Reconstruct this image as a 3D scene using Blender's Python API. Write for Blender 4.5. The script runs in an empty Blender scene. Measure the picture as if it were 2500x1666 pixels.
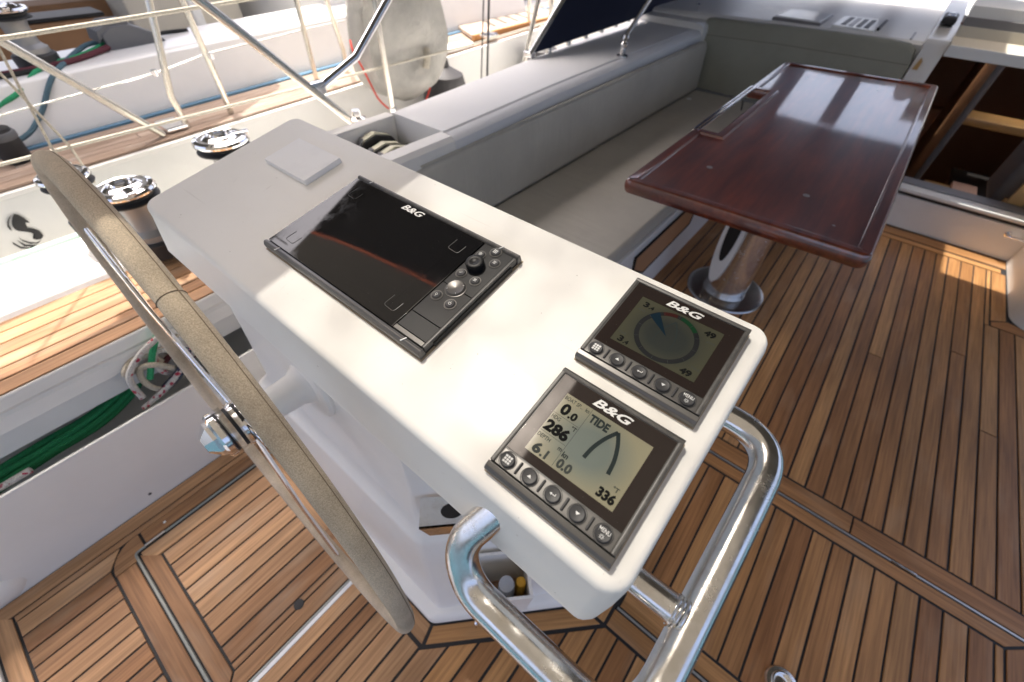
import bpy, bmesh, math, random
from mathutils import Vector, Matrix
random.seed(7)
SC = bpy.context.scene
COL = SC.collection
R = math.radians

# ------------------------------------------------------------------ camera, sky, sun, exposure
cam_d = bpy.data.cameras.new('camera'); cam = bpy.data.objects.new('camera', cam_d); COL.objects.link(cam)
SC.camera = cam
CAM = Vector((0, 0, 1.25))
cr, cu, cf = Vector((.7733, .6338, .0240)), Vector((-.4770, .5562, .6806)), Vector((-.4180, .5377, -.7322))
cf.normalize(); cr = (cr - cf*cr.dot(cf)).normalized(); cu = cr.cross(cf)
cam.matrix_world = Matrix(((cr.x, cu.x, -cf.x, CAM.x), (cr.y, cu.y, -cf.y, CAM.y), (cr.z, cu.z, -cf.z, CAM.z), (0, 0, 0, 1)))
cam_d.sensor_width = 36; cam_d.lens = 36*1019.745/2500
cam_d.clip_start = .02; cam_d.clip_end = 2000
cam_d.dof.use_dof = True; cam_d.dof.focus_distance = .46; cam_d.dof.aperture_fstop = 4.8

SUN = Vector((-.36, .08, .93)).normalized()
w = bpy.data.worlds.new('World'); SC.world = w; w.use_nodes = True
nt = w.node_tree; bg = nt.nodes['Background']
sky = nt.nodes.new('ShaderNodeTexSky'); sky.sky_type = 'NISHITA'; sky.sun_disc = False
sky.sun_elevation = math.asin(SUN.z); sky.sun_rotation = math.atan2(SUN.x, SUN.y)
sky.dust_density = 8.0; sky.ozone_density = 1.0; sky.air_density = .55
nt.links.new(sky.outputs[0], bg.inputs[0]); bg.inputs[1].default_value = .15
sl = bpy.data.lights.new('sun', 'SUN'); sl.energy = 2.0; sl.angle = R(.55); sl.color = (1, .955, .895)
so = bpy.data.objects.new('sun', sl); COL.objects.link(so)
so.rotation_euler = SUN.to_track_quat('Z', 'Y').to_euler(); so.location = SUN*30
SC.view_settings.view_transform = 'Standard'; SC.view_settings.look = 'None'
SC.view_settings.gamma = 1; SC.view_settings.exposure = 1.78

# ------------------------------------------------------------------ materials
def mat(name, col, rough=.5, metal=0, coat=0, coat_r=.05, spec=.5, **k):
    m = bpy.data.materials.new(name); m.use_nodes = True
    n = m.node_tree.nodes; l = m.node_tree.links; b = n['Principled BSDF']
    b.inputs['Base Color'].default_value = (*col, 1); b.inputs['Roughness'].default_value = rough
    b.inputs['Metallic'].default_value = metal; b.inputs['Coat Weight'].default_value = coat
    b.inputs['Coat Roughness'].default_value = coat_r; b.inputs['Specular IOR Level'].default_value = spec
    def tc(kind='Object', scale=(1, 1, 1)):
        t = n.new('ShaderNodeTexCoord'); mp = n.new('ShaderNodeMapping'); mp.inputs['Scale'].default_value = scale
        l.new(t.outputs[kind], mp.inputs[0]); return mp.outputs[0]
    def noise(vec, scale, detail=4, rough_=.55):
        t = n.new('ShaderNodeTexNoise'); t.inputs['Scale'].default_value = scale; t.inputs['Detail'].default_value = detail
        t.inputs['Roughness'].default_value = rough_
        l.new(vec, t.inputs['Vector']); return t.outputs['Fac']
    def ramp(fac, stops):
        r = n.new('ShaderNodeValToRGB'); e = r.color_ramp.elements
        while len(e) < len(stops): e.new(.5)
        for i, (p, c) in enumerate(stops): e[i].position = p; e[i].color = (*c, 1) if len(c) == 3 else c
        l.new(fac, r.inputs[0]); return r.outputs[0]
    def mix(a, b_, fac, mode='MIX'):
        x = n.new('ShaderNodeMix'); x.data_type = 'RGBA'; x.blend_type = mode
        for s, v in ((x.inputs[0], fac), (x.inputs[6], a), (x.inputs[7], b_)):
            if hasattr(v, 'links'): l.new(v, s)
            elif isinstance(v, (int, float)): s.default_value = v
            else: s.default_value = (*v, 1)
        return x.outputs[2]
    def bump(h, strength=.3, dist=.002):
        bb = n.new('ShaderNodeBump'); bb.inputs['Strength'].default_value = strength; bb.inputs['Distance'].default_value = dist
        l.new(h, bb.inputs['Height']); l.new(bb.outputs[0], b.inputs['Normal'])
    def setc(c): l.new(c, b.inputs['Base Color'])
    def setr(c): l.new(c, b.inputs['Roughness'])
    def rng(f, a, c):
        r = n.new('ShaderNodeMapRange'); r.inputs[3].default_value = a; r.inputs[4].default_value = c
        l.new(f, r.inputs[0]); return r.outputs[0]
    def rand():
        o = n.new('ShaderNodeObjectInfo'); return o.outputs['Random']
    return m, dict(tc=tc, noise=noise, ramp=ramp, mix=mix, bump=bump, setc=setc, setr=setr, rng=rng, rand=rand, n=n, l=l, b=b)
MT = {}
def simple(name, *a, **k):
    m, h = mat(name, *a, **k); MT[name] = m; return h

def teakmat(name, lo, hi, silver, rough=.55):
    h = simple(name, hi, rough)
    o = h['n'].new('ShaderNodeTexCoord'); add = h['n'].new('ShaderNodeVectorMath'); add.operation = 'ADD'
    oi = h['n'].new('ShaderNodeObjectInfo'); mul = h['n'].new('ShaderNodeVectorMath'); mul.operation = 'SCALE'
    cmb = h['n'].new('ShaderNodeCombineXYZ')
    for i in range(3): h['l'].new(oi.outputs['Random'], cmb.inputs[i])
    h['l'].new(cmb.outputs[0], mul.inputs[0]); mul.inputs['Scale'].default_value = 37.
    h['l'].new(o.outputs['Object'], add.inputs[0]); h['l'].new(mul.outputs[0], add.inputs[1])
    def mp(s):
        m_ = h['n'].new('ShaderNodeMapping'); m_.inputs['Scale'].default_value = s; h['l'].new(add.outputs[0], m_.inputs[0]); return m_.outputs[0]
    g1 = h['noise'](mp((170, 5, 170)), 1, 5, .6)
    g2 = h['noise'](mp((45, 3.2, 45)), 1, 3, .5)
    g3 = h['noise'](mp((14, 4, 14)), 1, 3, .5)
    g4 = h['noise'](mp((6, 1.5, 6)), 1, 3, .5)
    base = h['ramp'](h['rand'](), [(0, lo), (.35, [(a+b)/2 for a, b in zip(lo, hi)]), (.75, hi), (1, [min(1, x*1.12) for x in hi])])
    c = h['mix'](base, h['ramp'](g1, [(.3, (.55, .5, .45)), (.62, (1.12, 1.1, 1.08))]), .75, 'MULTIPLY')
    c = h['mix'](c, h['ramp'](g2, [(.3, (.72, .68, .62)), (.7, (1.12, 1.12, 1.12))]), .8, 'MULTIPLY')
    c = h['mix'](c, silver, h['ramp'](g3, [(.55, (0, 0, 0)), (.75, (.4, .4, .4))]))
    c = h['mix'](c, h['ramp'](g4, [(.32, (.78, .77, .76)), (.62, (1.06, 1.06, 1.06))]), .9, 'MULTIPLY'); h['setc'](c); h['setr'](h['rng'](g2, rough-.1, rough+.15)); h['bump'](g1, .25, .0012)
teakmat('teak', (.345, .172, .073), (.535, .318, .162), (.52, .41, .29))
teakmat('teak_warm', (.345, .158, .056), (.515, .275, .106), (.50, .32, .18), .48)
teakmat('teak_grey', (.36, .27, .21), (.47, .38, .31), (.5, .45, .4), .7)
h = simple('caulk', (.018, .019, .022), .6)
h = simple('gelcoat', (.83, .825, .80), .5, coat=.22, coat_r=.20, spec=.2)
v = h['tc']('Object'); nn = h['noise'](v, 9, 5, .6); h['setc'](h['mix']((.86, .845, .805), (.825, .81, .77), h['ramp'](nn, [(.45, (0, 0, 0)), (.75, (1, 1, 1))])))
h['setr'](h['rng'](h['noise'](v, 6, 3), .46, .6))
for sc_, rot_, st_ in (((3, 160, 160), .4, .10), ((140, 4, 140), 1.1, .08)):
    mp_ = h['n'].new('ShaderNodeMapping'); mp_.inputs['Scale'].default_value = sc_; mp_.inputs['Rotation'].default_value = (.2, .3, rot_); h['l'].new(v, mp_.inputs[0])
    f_ = h['ramp'](h['noise'](mp_.outputs[0], 1, 3, .6), [(.70, (0, 0, 0)), (.76, (st_*4, st_*4, st_*4))]); lk = h['b'].inputs['Base Color'].links[0].from_socket; h['setc'](h['mix'](lk, (.60, .575, .53), f_))
sp_ = h['ramp'](h['noise'](v, 210, 1), [(.80, (0, 0, 0)), (.82, (.5, .5, .5))]); lk = h['b'].inputs['Base Color'].links[0].from_socket; h['setc'](h['mix'](lk, (.3, .27, .22), sp_)); h['bump'](h['noise'](v, 30, 2), .03, .0006)
h = simple('gelcoat_cool', (.70, .72, .73), .35, coat=.4, coat_r=.12)
v = h['tc']('Object'); h['setc'](h['mix']((.82, .815, .785), (.785, .78, .75), h['ramp'](h['noise'](v, 4, 6, .65), [(.45, (0, 0, 0)), (.7, (1, 1, 1))]))); h['bump'](h['noise'](v, 40, 2), .03, .0005)
h = simple('gelcoat_nonskid', (.62, .645, .67), .55)
v = h['tc']('Object'); h['bump'](h['noise'](v, 900, 1), .35, .0012); h['setc'](h['mix']((.78, .785, .79), (.74, .745, .745), h['noise'](v, 3.5, 6)))
h = simple('plate_white', (.84, .86, .88), .5); v = h['tc']('Object'); h['setc'](h['mix']((.90, .905, .91), (.86, .865, .875), h['ramp'](h['noise'](v, 35, 5), [(.5, (0, 0, 0)), (.72, (1, 1, 1))])))
h = simple('stainless', (.78, .77, .75), .12, 1)
v = h['tc']('Object'); s1 = h['noise'](v, 260, 6, .7); s2 = h['noise'](v, 12, 4)
h['setr'](h['rng'](h['ramp'](h['noise'](v, 34, 6, .75), [(.38, (0, 0, 0)), (.66, (1, 1, 1))]), .06, .30)); h['bump'](h['noise'](h['tc']('Object', (1, 1.3, .6)), 1100, 3, .7), .12, .0004); h['setc'](h['mix']((.82, .81, .79), (.60, .55, .47), h['ramp'](h['noise'](v, 30, 6, .7), [(.50, (0, 0, 0)), (.8, (.8, .8, .8))])))
h = simple('stainless_dull', (.66, .65, .62), .3, 1); v = h['tc']('Object'); h['setr'](h['rng'](h['noise'](v, 20, 4), .2, .42))
h = simple('chrome', (.86, .86, .87), .05, 1); v = h['tc']('Object'); h['setr'](h['rng'](h['noise'](v, 18, 4), .02, .12))
def suede(name, a, b_, s=700):
    h = simple(name, a, .95, spec=.15); v = h['tc']('Object')
    f = h['noise'](v, s, 3, .7); g = h['noise'](v, 22, 4)
    c = h['mix'](a, b_, h['ramp'](g, [(.35, (0, 0, 0)), (.7, (1, 1, 1))])); c = h['mix'](c, h['ramp'](h['noise'](v, 5, 5, .6), [(.36, (.66, .65, .64)), (.6, (1.04, 1.04, 1.04))]), .9, 'MULTIPLY'); c = h['mix'](c, h['ramp'](f, [(.33, (.62, .6, .57)), (.66, (1.15, 1.15, 1.14))]), .8, 'MULTIPLY')
    h['setc'](c); h['bump'](f, .7, .0012); h['b'].inputs['Sheen Weight'].default_value = .15
suede('suede', (.70, .585, .44), (.58, .485, .365))
suede('suede_dark', (.20, .175, .145), (.15, .13, .11))
h = simple('sealant', (.42, .34, .24), .7); h = simple('thread', (.10, .085, .07), .9); simple('thread_tan', (.20, .15, .10), .9); simple('seal_grey', (.32, .34, .31), .45)
h = simple('black_plastic', (.012, .012, .013), .42, spec=.25); v = h['tc']('Object'); f = h['noise'](v, 420, 4, .7)
h['setc'](h['mix']((.013, .013, .014), (.085, .083, .078), h['ramp'](h['noise'](v, 90, 6, .75), [(.62, (0, 0, 0)), (.82, (.7, .7, .7))]))); h['bump'](f, .1, .0004)
h = simple('bezel_plastic', (.06, .058, .056), .38); v = h['tc']('Object')
h['setc'](h['mix']((.060, .058, .055), (.115, .108, .098), h['ramp'](h['noise'](v, 70, 6, .7), [(.45, (0, 0, 0)), (.75, (1, 1, 1))]))); h['bump'](h['noise'](v, 500, 2), .08, .0003)
h = simple('bezel_silver', (.115, .11, .105), .32, .5)
h = simple('button_rubber', (.035, .035, .037), .45, spec=.35); 
h = simple('glass_black', (.006, .006, .007), .04, coat=.0, spec=.6); v = h['tc']('Object')
h['setr'](h['rng'](h['ramp'](h['noise'](v, 30, 6, .7), [(.5, (0, 0, 0)), (.8, (1, 1, 1))]), .03, .16))
h['setc'](h['mix']((.006, .006, .007), (.34, .33, .3), h['ramp'](h['noise'](v, 760, 1, .5), [(.775, (0, 0, 0)), (.80, (.35, .35, .35))])))
h = simple('glass_brown', (.020, .014, .012), .05, spec=.5); v = h['tc']('Object')
h['setc'](h['mix']((.022, .016, .014), (.3, .28, .26), h['ramp'](h['noise'](v, 620, 1, .5), [(.78, (0, 0, 0)), (.80, (.4, .4, .4))])))
def lcd(name, a, b_):
    h = simple(name, a, .12, coat=.3); v = h['tc']('Object')
    gr = h['n'].new('ShaderNodeTexGradient'); gr.gradient_type = 'SPHERICAL'
    mp = h['n'].new('ShaderNodeMapping'); mp.inputs['Location'].default_value = (-.059*22, -.063*26, 0); mp.inputs['Scale'].default_value = (22, 26, 22)
    tcn = h['n'].new('ShaderNodeTexCoord'); h['l'].new(tcn.outputs['Object'], mp.inputs[0]); h['l'].new(mp.outputs[0], gr.inputs[0])
    wv = h['n'].new('ShaderNodeTexWave'); wv.inputs['Scale'].default_value = 420; wv.bands_direction = 'DIAGONAL'; h['l'].new(v, wv.inputs['Vector'])
    c = h['mix'](b_, a, h['ramp'](gr.outputs['Fac'], [(.05, (0, 0, 0)), (.55, (1, 1, 1))]))
    h['setc'](h['mix'](c, h['ramp'](wv.outputs['Fac'], [(.2, (.86, .86, .86)), (.8, (1.05, 1.05, 1.05))]), .6, 'MULTIPLY'))
lcd('lcd_light', (.135, .160, .142), (.25, .235, .155))
lcd('lcd_dark', (.030, .034, .031), (.058, .058, .038))
for _n, _c in (('ink', (.006, .006, .006)), ('ink_grey', (.04, .046, .042)), ('ink_soft', (.02, .028, .028)), ('ink_blue', (.004, .014, .024)), ('ink_red', (.035, .009, .008)), ('ink_green', (.006, .034, .013)), ('ink_dark', (.014, .015, .016))): simple(_n, _c, .6, spec=.05)
simple('faint_mark', (.055, .055, .052), .4); simple('foot_metal', (.42, .41, .40), .25, 1); simple('drum_metal', (.30, .30, .295), .48, .55); simple('print_white', (.72, .72, .70), .5)
h = simple('mahogany', (.06, .018, .010), .3, coat=1, coat_r=.04); v = h['tc']('Object', (28, 2.2, 28)); g = h['noise'](v, 1, 6, .6)
v2 = h['tc']('Object', (9, 3, 9)); g2 = h['noise'](v2, 1, 3)
c = h['mix']((.080, .012, .006), (.25, .050, .016), h['ramp'](g, [(.3, (0, 0, 0)), (.7, (1, 1, 1))])); c = h['mix'](c, h['ramp'](g2, [(.3, (.5, .5, .55)), (.7, (1.25, 1.15, 1))]), .8, 'MULTIPLY')
h['setc'](c); h['bump'](g, .015, .0006); h['b'].inputs['Coat IOR'].default_value = 1.9
crn = h['n'].new('ShaderNodeMapRange'); crn.inputs[3].default_value = .03; crn.inputs[4].default_value = .09; h['l'].new(h['noise'](h['tc']('Object'), 14, 5), crn.inputs[0]); h['l'].new(crn.outputs[0], h['b'].inputs['Coat Roughness'])
for _n, _a, _b in (('vinyl', (.56, .53, .455), (.49, .46, .395)), ('vinyl_olive', (.31, .31, .25), (.27, .27, .215))):
    h = simple(_n, _a, .55); v = h['tc']('Object'); wr = h['noise'](h['tc']('Object', (3, 34, 5)), 1, 4, .6); wv_ = h['noise'](v, 700, 2)
    h['setc'](h['mix'](_a, _b, h['ramp'](h['noise'](v, 4, 6, .65), [(.4, (0, 0, 0)), (.7, (1, 1, 1))])))
    ad = h['n'].new('ShaderNodeMath'); ad.operation = 'MULTIPLY_ADD'; h['l'].new(wv_, ad.inputs[0]); ad.inputs[1].default_value = .08; h['l'].new(wr, ad.inputs[2]); h['bump'](ad.outputs[0], .5, .006)
h = simple('navy_canvas', (.012, .018, .045), .85); v = h['tc']('Object'); h['bump'](h['noise'](v, 600, 2), .25, .0008)
simple('navy_window', (.004, .004, .005), .08)
h = simple('cover_canvas', (.46, .445, .40), .85); v = h['tc']('Object'); h['bump'](h['noise'](v, 9, 4, .6), .7, .03); h['setc'](h['mix']((.49, .475, .43), (.34, .33, .30), h['ramp'](h['noise'](v, 6, 5), [(.4, (0, 0, 0)), (.75, (1, 1, 1))])))
for _n, _c, _t in (('bimini_canvas', (.13, .125, .115), .62), ('bimini_navy', (.035, .033, .031), .20)):
    m_, h = mat(_n, _c, .9); tl = h['n'].new('ShaderNodeBsdfTranslucent'); tl.inputs[0].default_value = (.42, .40, .36, 1); mx_ = h['n'].new('ShaderNodeMixShader'); mx_.inputs[0].default_value = _t
    h['l'].new(h['b'].outputs[0], mx_.inputs[1]); h['l'].new(tl.outputs[0], mx_.inputs[2]); h['l'].new(mx_.outputs[0], h['n']['Material Output'].inputs[0]); MT[_n] = m_
m_, h = mat('seam_canvas', (.5, .25, .16), .9); tl = h['n'].new('ShaderNodeBsdfTranslucent'); tl.inputs[0].default_value = (.66, .36, .27, 1); mx_ = h['n'].new('ShaderNodeMixShader'); mx_.inputs[0].default_value = .9
h['l'].new(h['b'].outputs[0], mx_.inputs[1]); h['l'].new(tl.outputs[0], mx_.inputs[2]); h['l'].new(mx_.outputs[0], h['n']['Material Output'].inputs[0]); MT['seam_canvas'] = m_
m_, h = mat('sun_filter', (.5, .5, .5), .1); tr = h['n'].new('ShaderNodeBsdfTransparent'); mx_ = h['n'].new('ShaderNodeMixShader'); mx_.inputs[0].default_value = .06  # added filter, dims and mottles sun through the bimini opening
v = h['tc']('Object'); h['l'].new(h['ramp'](h['noise'](v, 9, 5), [(.3, (.44, .435, .425)), (.5, (.58, .575, .56)), (.7, (.68, .675, .66))]), tr.inputs[0])
h['l'].new(tr.outputs[0], mx_.inputs[1]); h['l'].new(h['b'].outputs[0], mx_.inputs[2]); h['l'].new(mx_.outputs[0], h['n']['Material Output'].inputs[0]); MT['sun_filter'] = m_
simple('rubber_black', (.02, .02, .022), .55); simple('rubber_grey', (.045, .043, .045), .6); simple('plastic_grey', (.12, .125, .135), .5)
simple('plastic_cream', (.62, .60, .45), .5); simple('cream_panel', (.60, .55, .45), .6); simple('mint_strip', (.45, .62, .54), .4); simple('blue_strip', (.08, .19, .29), .5)
h = simple('brown_cushion', (.36, .19, .085), .75); v = h['tc']('Object'); h['setc'](h['mix']((.38, .20, .09), (.30, .155, .07), h['noise'](v, 8, 5)))
def ropemat(name, a, b_=None, thr=.6):
    h = simple(name, a, .85); v = h['tc']('Object'); f = h['noise'](v, 380, 2)
    c = h['ramp'](f, [(.3, [x*.6 for x in a]), (.65, [min(1, x*1.15) for x in a])])
    if b_:
        vo = h['n'].new('ShaderNodeTexVoronoi'); vo.inputs['Scale'].default_value = 125; h['l'].new(v, vo.inputs['Vector'])
        sp = h['n'].new('ShaderNodeSeparateColor'); h['l'].new(vo.outputs['Color'], sp.inputs[0])
        c = h['mix'](c, b_, h['ramp'](sp.outputs[0], [(thr, (0, 0, 0)), (thr+.02, (1, 1, 1))]))
    h['setc'](c); h['bump'](f, .6, .0015)
ropemat('rope_green', (.01, .20, .07)); ropemat('rope_white_red', (.58, .56, .52), (.35, .02, .05), .86); ropemat('rope_cream', (.55, .50, .40)); ropemat('rope_navy', (.03, .04, .075))
ropemat('rope_red', (.65, .05, .03)); ropemat('rope_blue', (.08, .15, .19)); ropemat('rope_maroon', (.11, .025, .035)); ropemat('rope_black', (.02, .02, .02)); ropemat('rope_lightgreen', (.03, .33, .14)); ropemat('lifeline_rope', (.62, .58, .48))
h = simple('tube_cream', (.75, .71, .62), .22, .75)
simple('interior_wood', (.42, .22, .11), .45); simple('interior_dark', (.014, .012, .011), .5); simple('interior_oak', (.60, .36, .13), .4, coat=.5); simple('interior_grey', (.2, .19, .19), .4)
simple('lining_pink', (.55, .36, .27), .6)
h = simple('water', (.015, .05, .06), .06, spec=.6); v = h['tc']('Object'); h['bump'](h['noise'](v, 2.2, 5), .5, .15)
m_, h = mat('clear_vinyl', (.85, .88, .9), .05); h['b'].inputs['Transmission Weight'].default_value = .0
mixs = h['n'].new('ShaderNodeMixShader'); tr = h['n'].new('ShaderNodeBsdfTransparent'); mixs.inputs[0].default_value = .12
h['l'].new(tr.outputs[0], mixs.inputs[1]); h['l'].new(h['b'].outputs[0], mixs.inputs[2]); h['l'].new(mixs.outputs[0], h['n']['Material Output'].inputs[0]); MT['clear_vinyl'] = m_
simple('yellow_item', (.70, .38, .03), .5); simple('grey_item', (.42, .45, .5), .5)
simple('alu_trim', (.55, .56, .55), .35, .7); simple('white_strip', (.88, .89, .89), .4)

# ------------------------------------------------------------------ mesh helpers
def fin(bm, name, m, parent=None, loc=None, sharp=35, kind=None):
    bmesh.ops.recalc_face_normals(bm, faces=bm.faces[:])
    me = bpy.data.meshes.new(name); bm.to_mesh(me); bm.free()
    if sharp is not None:
        for p in me.polygons: p.use_smooth = True
        me.set_sharp_from_angle(angle=R(sharp))
    me.materials.append(MT[m]); o = bpy.data.objects.new(name, me); COL.objects.link(o)
    if parent is not None: o.parent = parent
    if loc is not None: o.location = loc
    if kind: o['kind'] = kind
    if sharp is not None: wm = o.modifiers.new('wn', 'WEIGHTED_NORMAL'); wm.keep_sharp = True; wm.weight = 90
    return o
def W(bm, root):            # world-space bmesh -> local space of an unrotated root
    off = Vector(root.location)
    for v in bm.verts: v.co -= off
    return bm
def wpart(name, bm, m, root, base=None, **k):
    W(bm, root if base is None else base); return fin(bm, name, m, root, **k)
def empty(name, loc=(0, 0, 0), rot=(0, 0, 0)):
    o = bpy.data.objects.new(name, None); COL.objects.link(o); o.location = loc; o.rotation_euler = rot; o.empty_display_size = .05
    return o
def tag(o, label, cat, group=None):
    o['label'] = label; o['category'] = cat
    if group: o['group'] = group
    return o
def single(name, bm, m, label, cat, group=None, origin=None, **k):
    if origin is None:
        n = len(bm.verts); c = sum((v.co for v in bm.verts), Vector())/n; origin = Vector((c.x, c.y, min(v.co.z for v in bm.verts)))
    origin = Vector(origin)
    for v in bm.verts: v.co -= origin
    return tag(fin(bm, name, m, None, origin, **k), label, cat, group)
def NB(): return bmesh.new()
def box(bm, a, b, bev=0, seg=2):
    t = bmesh.new(); bmesh.ops.create_cube(t, size=1)
    a, b = Vector(a), Vector(b); c = (a+b)/2; d = b-a
    for v in t.verts: v.co = Vector((v.co.x*d.x+c.x, v.co.y*d.y+c.y, v.co.z*d.z+c.z))
    if bev: bmesh.ops.bevel(t, geom=t.edges[:], offset=bev, segments=seg, affect='EDGES', profile=.5)
    return merge(bm, t)
def merge(bm, t, mx=None):
    mp = {}
    for v in t.verts: mp[v] = bm.verts.new(mx @ v.co if mx else v.co)
    for f in t.faces:
        try: bm.faces.new([mp[v] for v in f.verts])
        except ValueError: pass
    t.free(); return bm
def loft(bm, rings, closed=True, cap=(True, True)):
    vs = [[bm.verts.new(p) for p in r] for r in rings]; n = len(vs[0])
    for a, b in zip(vs, vs[1:]):
        for i in range(n if closed else n-1):
            j = (i+1) % n; bm.faces.new((a[i], a[j], b[j], b[i]))
    if closed and cap[0]: bm.faces.new(vs[0][::-1])
    if closed and cap[1]: bm.faces.new(vs[-1])
    return bm
def offs(poly, d):          # inset a convex CCW polygon
    n = len(poly); out = []
    for i in range(n):
        p0, p1, p2 = Vector(poly[i-1]), Vector(poly[i]), Vector(poly[(i+1) % n])
        e1 = (p1-p0).normalized(); e2 = (p2-p1).normalized(); n1 = Vector((-e1.y, e1.x)); n2 = Vector((-e2.y, e2.x))
        b = n1+n2; L = b.length
        if L < 1e-6: out.append(p1+n1*d); continue
        b /= L; out.append(p1+b*(d/max(.35, b.dot(n1))))
    return out
def area(poly): return sum(poly[i-1][0]*poly[i][1]-poly[i][0]*poly[i-1][1] for i in range(len(poly)))/2
def prism(bm, poly, z0, z1, bev=0):
    poly = [Vector(p) for p in poly]
    if area(poly) < 0: poly = poly[::-1]
    if bev:
        q = offs(poly, bev); rings = [[(p.x, p.y, z0) for p in poly], [(p.x, p.y, z1-bev) for p in poly], [(p.x, p.y, z1) for p in q]]
    else: rings = [[(p.x, p.y, z) for p in poly] for z in (z0, z1)]
    return loft(bm, rings)
def prism_ax(bm, poly, a0, a1, ax='y', bev=0):   # polygon of (p,q) extruded along an axis
    t = prism(bmesh.new(), poly, a0, a1, 0)
    for v in t.verts:
        p, q, a = v.co
        v.co = Vector((p, a, q)) if ax == 'y' else Vector((a, p, q))
    if bev: bmesh.ops.bevel(t, geom=t.edges[:], offset=bev, segments=3, affect='EDGES', profile=.5)
    return merge(bm, t)
def fillet(pts, r, n=6):
    pts = [Vector(p) for p in pts]; out = [pts[0]]
    for i in range(1, len(pts)-1):
        a, b, c = pts[i-1], pts[i], pts[i+1]; d1 = (a-b); d2 = (c-b)
        rr = min(r, d1.length*.48, d2.length*.48); p1 = b+d1.normalized()*rr; p2 = b+d2.normalized()*rr
        for k in range(n+1):
            t = k/n; out.append(p1*(1-t)**2+b*2*t*(1-t)+p2*t*t)
    return out+[pts[-1]]
def spline(pts, n=6):
    pts = [Vector(p) for p in pts]; out = []
    for i in range(len(pts)-1):
        p0 = pts[max(i-1, 0)]; p1 = pts[i]; p2 = pts[i+1]; p3 = pts[min(i+2, len(pts)-1)]
        for k in range(n):
            t = k/n; out.append(.5*((2*p1)+(p2-p0)*t+(2*p0-5*p1+4*p2-p3)*t*t+(3*p1-p0-3*p2+p3)*t**3))
    return out+[pts[-1]]
def tube(bm, pts, r, seg=10, closed=False):
    pts = [Vector(p) for p in pts]; n = len(pts); rings = []; u = None
    for i in range(n):
        if closed: t = (pts[(i+1) % n]-pts[i-1]).normalized()
        else: t = (pts[min(i+1, n-1)]-pts[max(i-1, 0)]).normalized()
        if u is None: u = t.orthogonal().normalized()
        u = (u-t*u.dot(t)).normalized(); v = t.cross(u)
        rr = r[i] if isinstance(r, (list, tuple)) else r
        rings.append([pts[i]+(u*math.cos(2*math.pi*k/seg)+v*math.sin(2*math.pi*k/seg))*rr for k in range(seg)])
    if closed:
        best = min(range(seg), key=lambda s: (rings[0][0]-rings[-1][s]).length) ; rings.append(rings[0][-best:]+rings[0][:-best] if best else rings[0])
        return loft(bm, rings, True, (False, False))
    return loft(bm, rings)
def lathe(bm, prof, seg=32, mx=None):
    rings = []
    for r, z in prof:
        rings.append([Vector((max(r, 1e-5)*math.cos(2*math.pi*k/seg), max(r, 1e-5)*math.sin(2*math.pi*k/seg), z)) for k in range(seg)])
    t = loft(bmesh.new(), rings); return merge(bm, t, mx)
def text_bm(body, x0, y0, x1, y1, z, bold=.0, shear=0, mx=None):
    cu_ = bpy.data.curves.new('t', 'FONT'); cu_.body = body; cu_.offset = bold; cu_.shear = shear; cu_.resolution_u = 3
    o = bpy.data.objects.new('t', cu_); me = bpy.data.meshes.new_from_object(o)
    bm = bmesh.new(); bm.from_mesh(me); bpy.data.objects.remove(o); bpy.data.curves.remove(cu_); bpy.data.meshes.remove(me)
    xs = [v.co.x for v in bm.verts]; ys = [v.co.y for v in bm.verts]
    a, b, c, d = min(xs), max(xs), min(ys), max(ys)
    for v in bm.verts: v.co = Vector((x0+(v.co.x-a)/(b-a)*(x1-x0), y0+(v.co.y-c)/(d-c)*(y1-y0), z))
    return bm
def struct(name, bm, m, **k): return fin(bm, name, m, kind='structure', **k)
def flat(bm, poly, z):
    bm.faces.new([bm.verts.new((p[0], p[1], z)) for p in poly]); return bm

# ------------------------------------------------------------------ water, cockpit sole
b = NB(); flat(b, [(-400, -400), (400, -400), (400, 400), (-400, 400)], -1.0); struct('water', b, 'water')
b = NB(); box(b, (-1.108, -1.3, -.08), (2.0, 3.035, -.0035)); sole = struct('cockpit_sole', b, 'caulk')
def clip(poly, a, bb, c):
    out = []; n = len(poly)
    for i in range(n):
        p, q = poly[i], poly[(i+1) % n]; fp = a*p[0]+bb*p[1]-c; fq = a*q[0]+bb*q[1]-c
        if fp <= 0: out.append(p)
        if fp*fq < 0: t = fp/(fp-fq); out.append((p[0]+(q[0]-p[0])*t, p[1]+(q[1]-p[1])*t))
    return out
def plank(poly, m='teak', parent=None, z=0., along='y', name='plank', g=.0026, thick=.0032):
    poly = [Vector(p) for p in poly]
    if area(poly) < 0: poly = poly[::-1]
    poly = offs(poly, g*random.uniform(.85, 1.2)); c = sum(poly, Vector((0, 0)))/len(poly); loc = [p-c for p in poly]
    if along == 'x': loc = [Vector((p.y, -p.x)) for p in loc]
    elif along != 'y': loc = [Matrix.Rotation(-along, 2) @ p for p in loc]
    bm = prism(NB(), loc, -thick, random.uniform(-.0003, .0003), .0008)
    o = fin(bm, name, m, parent, (c.x, c.y, z), sharp=20)
    if along == 'x': o.rotation_euler.z = R(90)
    elif along != 'y': o.rotation_euler.z = along
    return o
def strip(x0, x1, y0, y1, m='teak', cuts=(), along='y', parent=None, z=0, g=.0026):
    p = [(x0, y0), (x1, y0), (x1, y1), (x0, y1)]
    for c in cuts:
        p = clip(p, *c)
        if len(p) < 3: return
    return plank(p, m, parent or sole, z, along, g=g)
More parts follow.
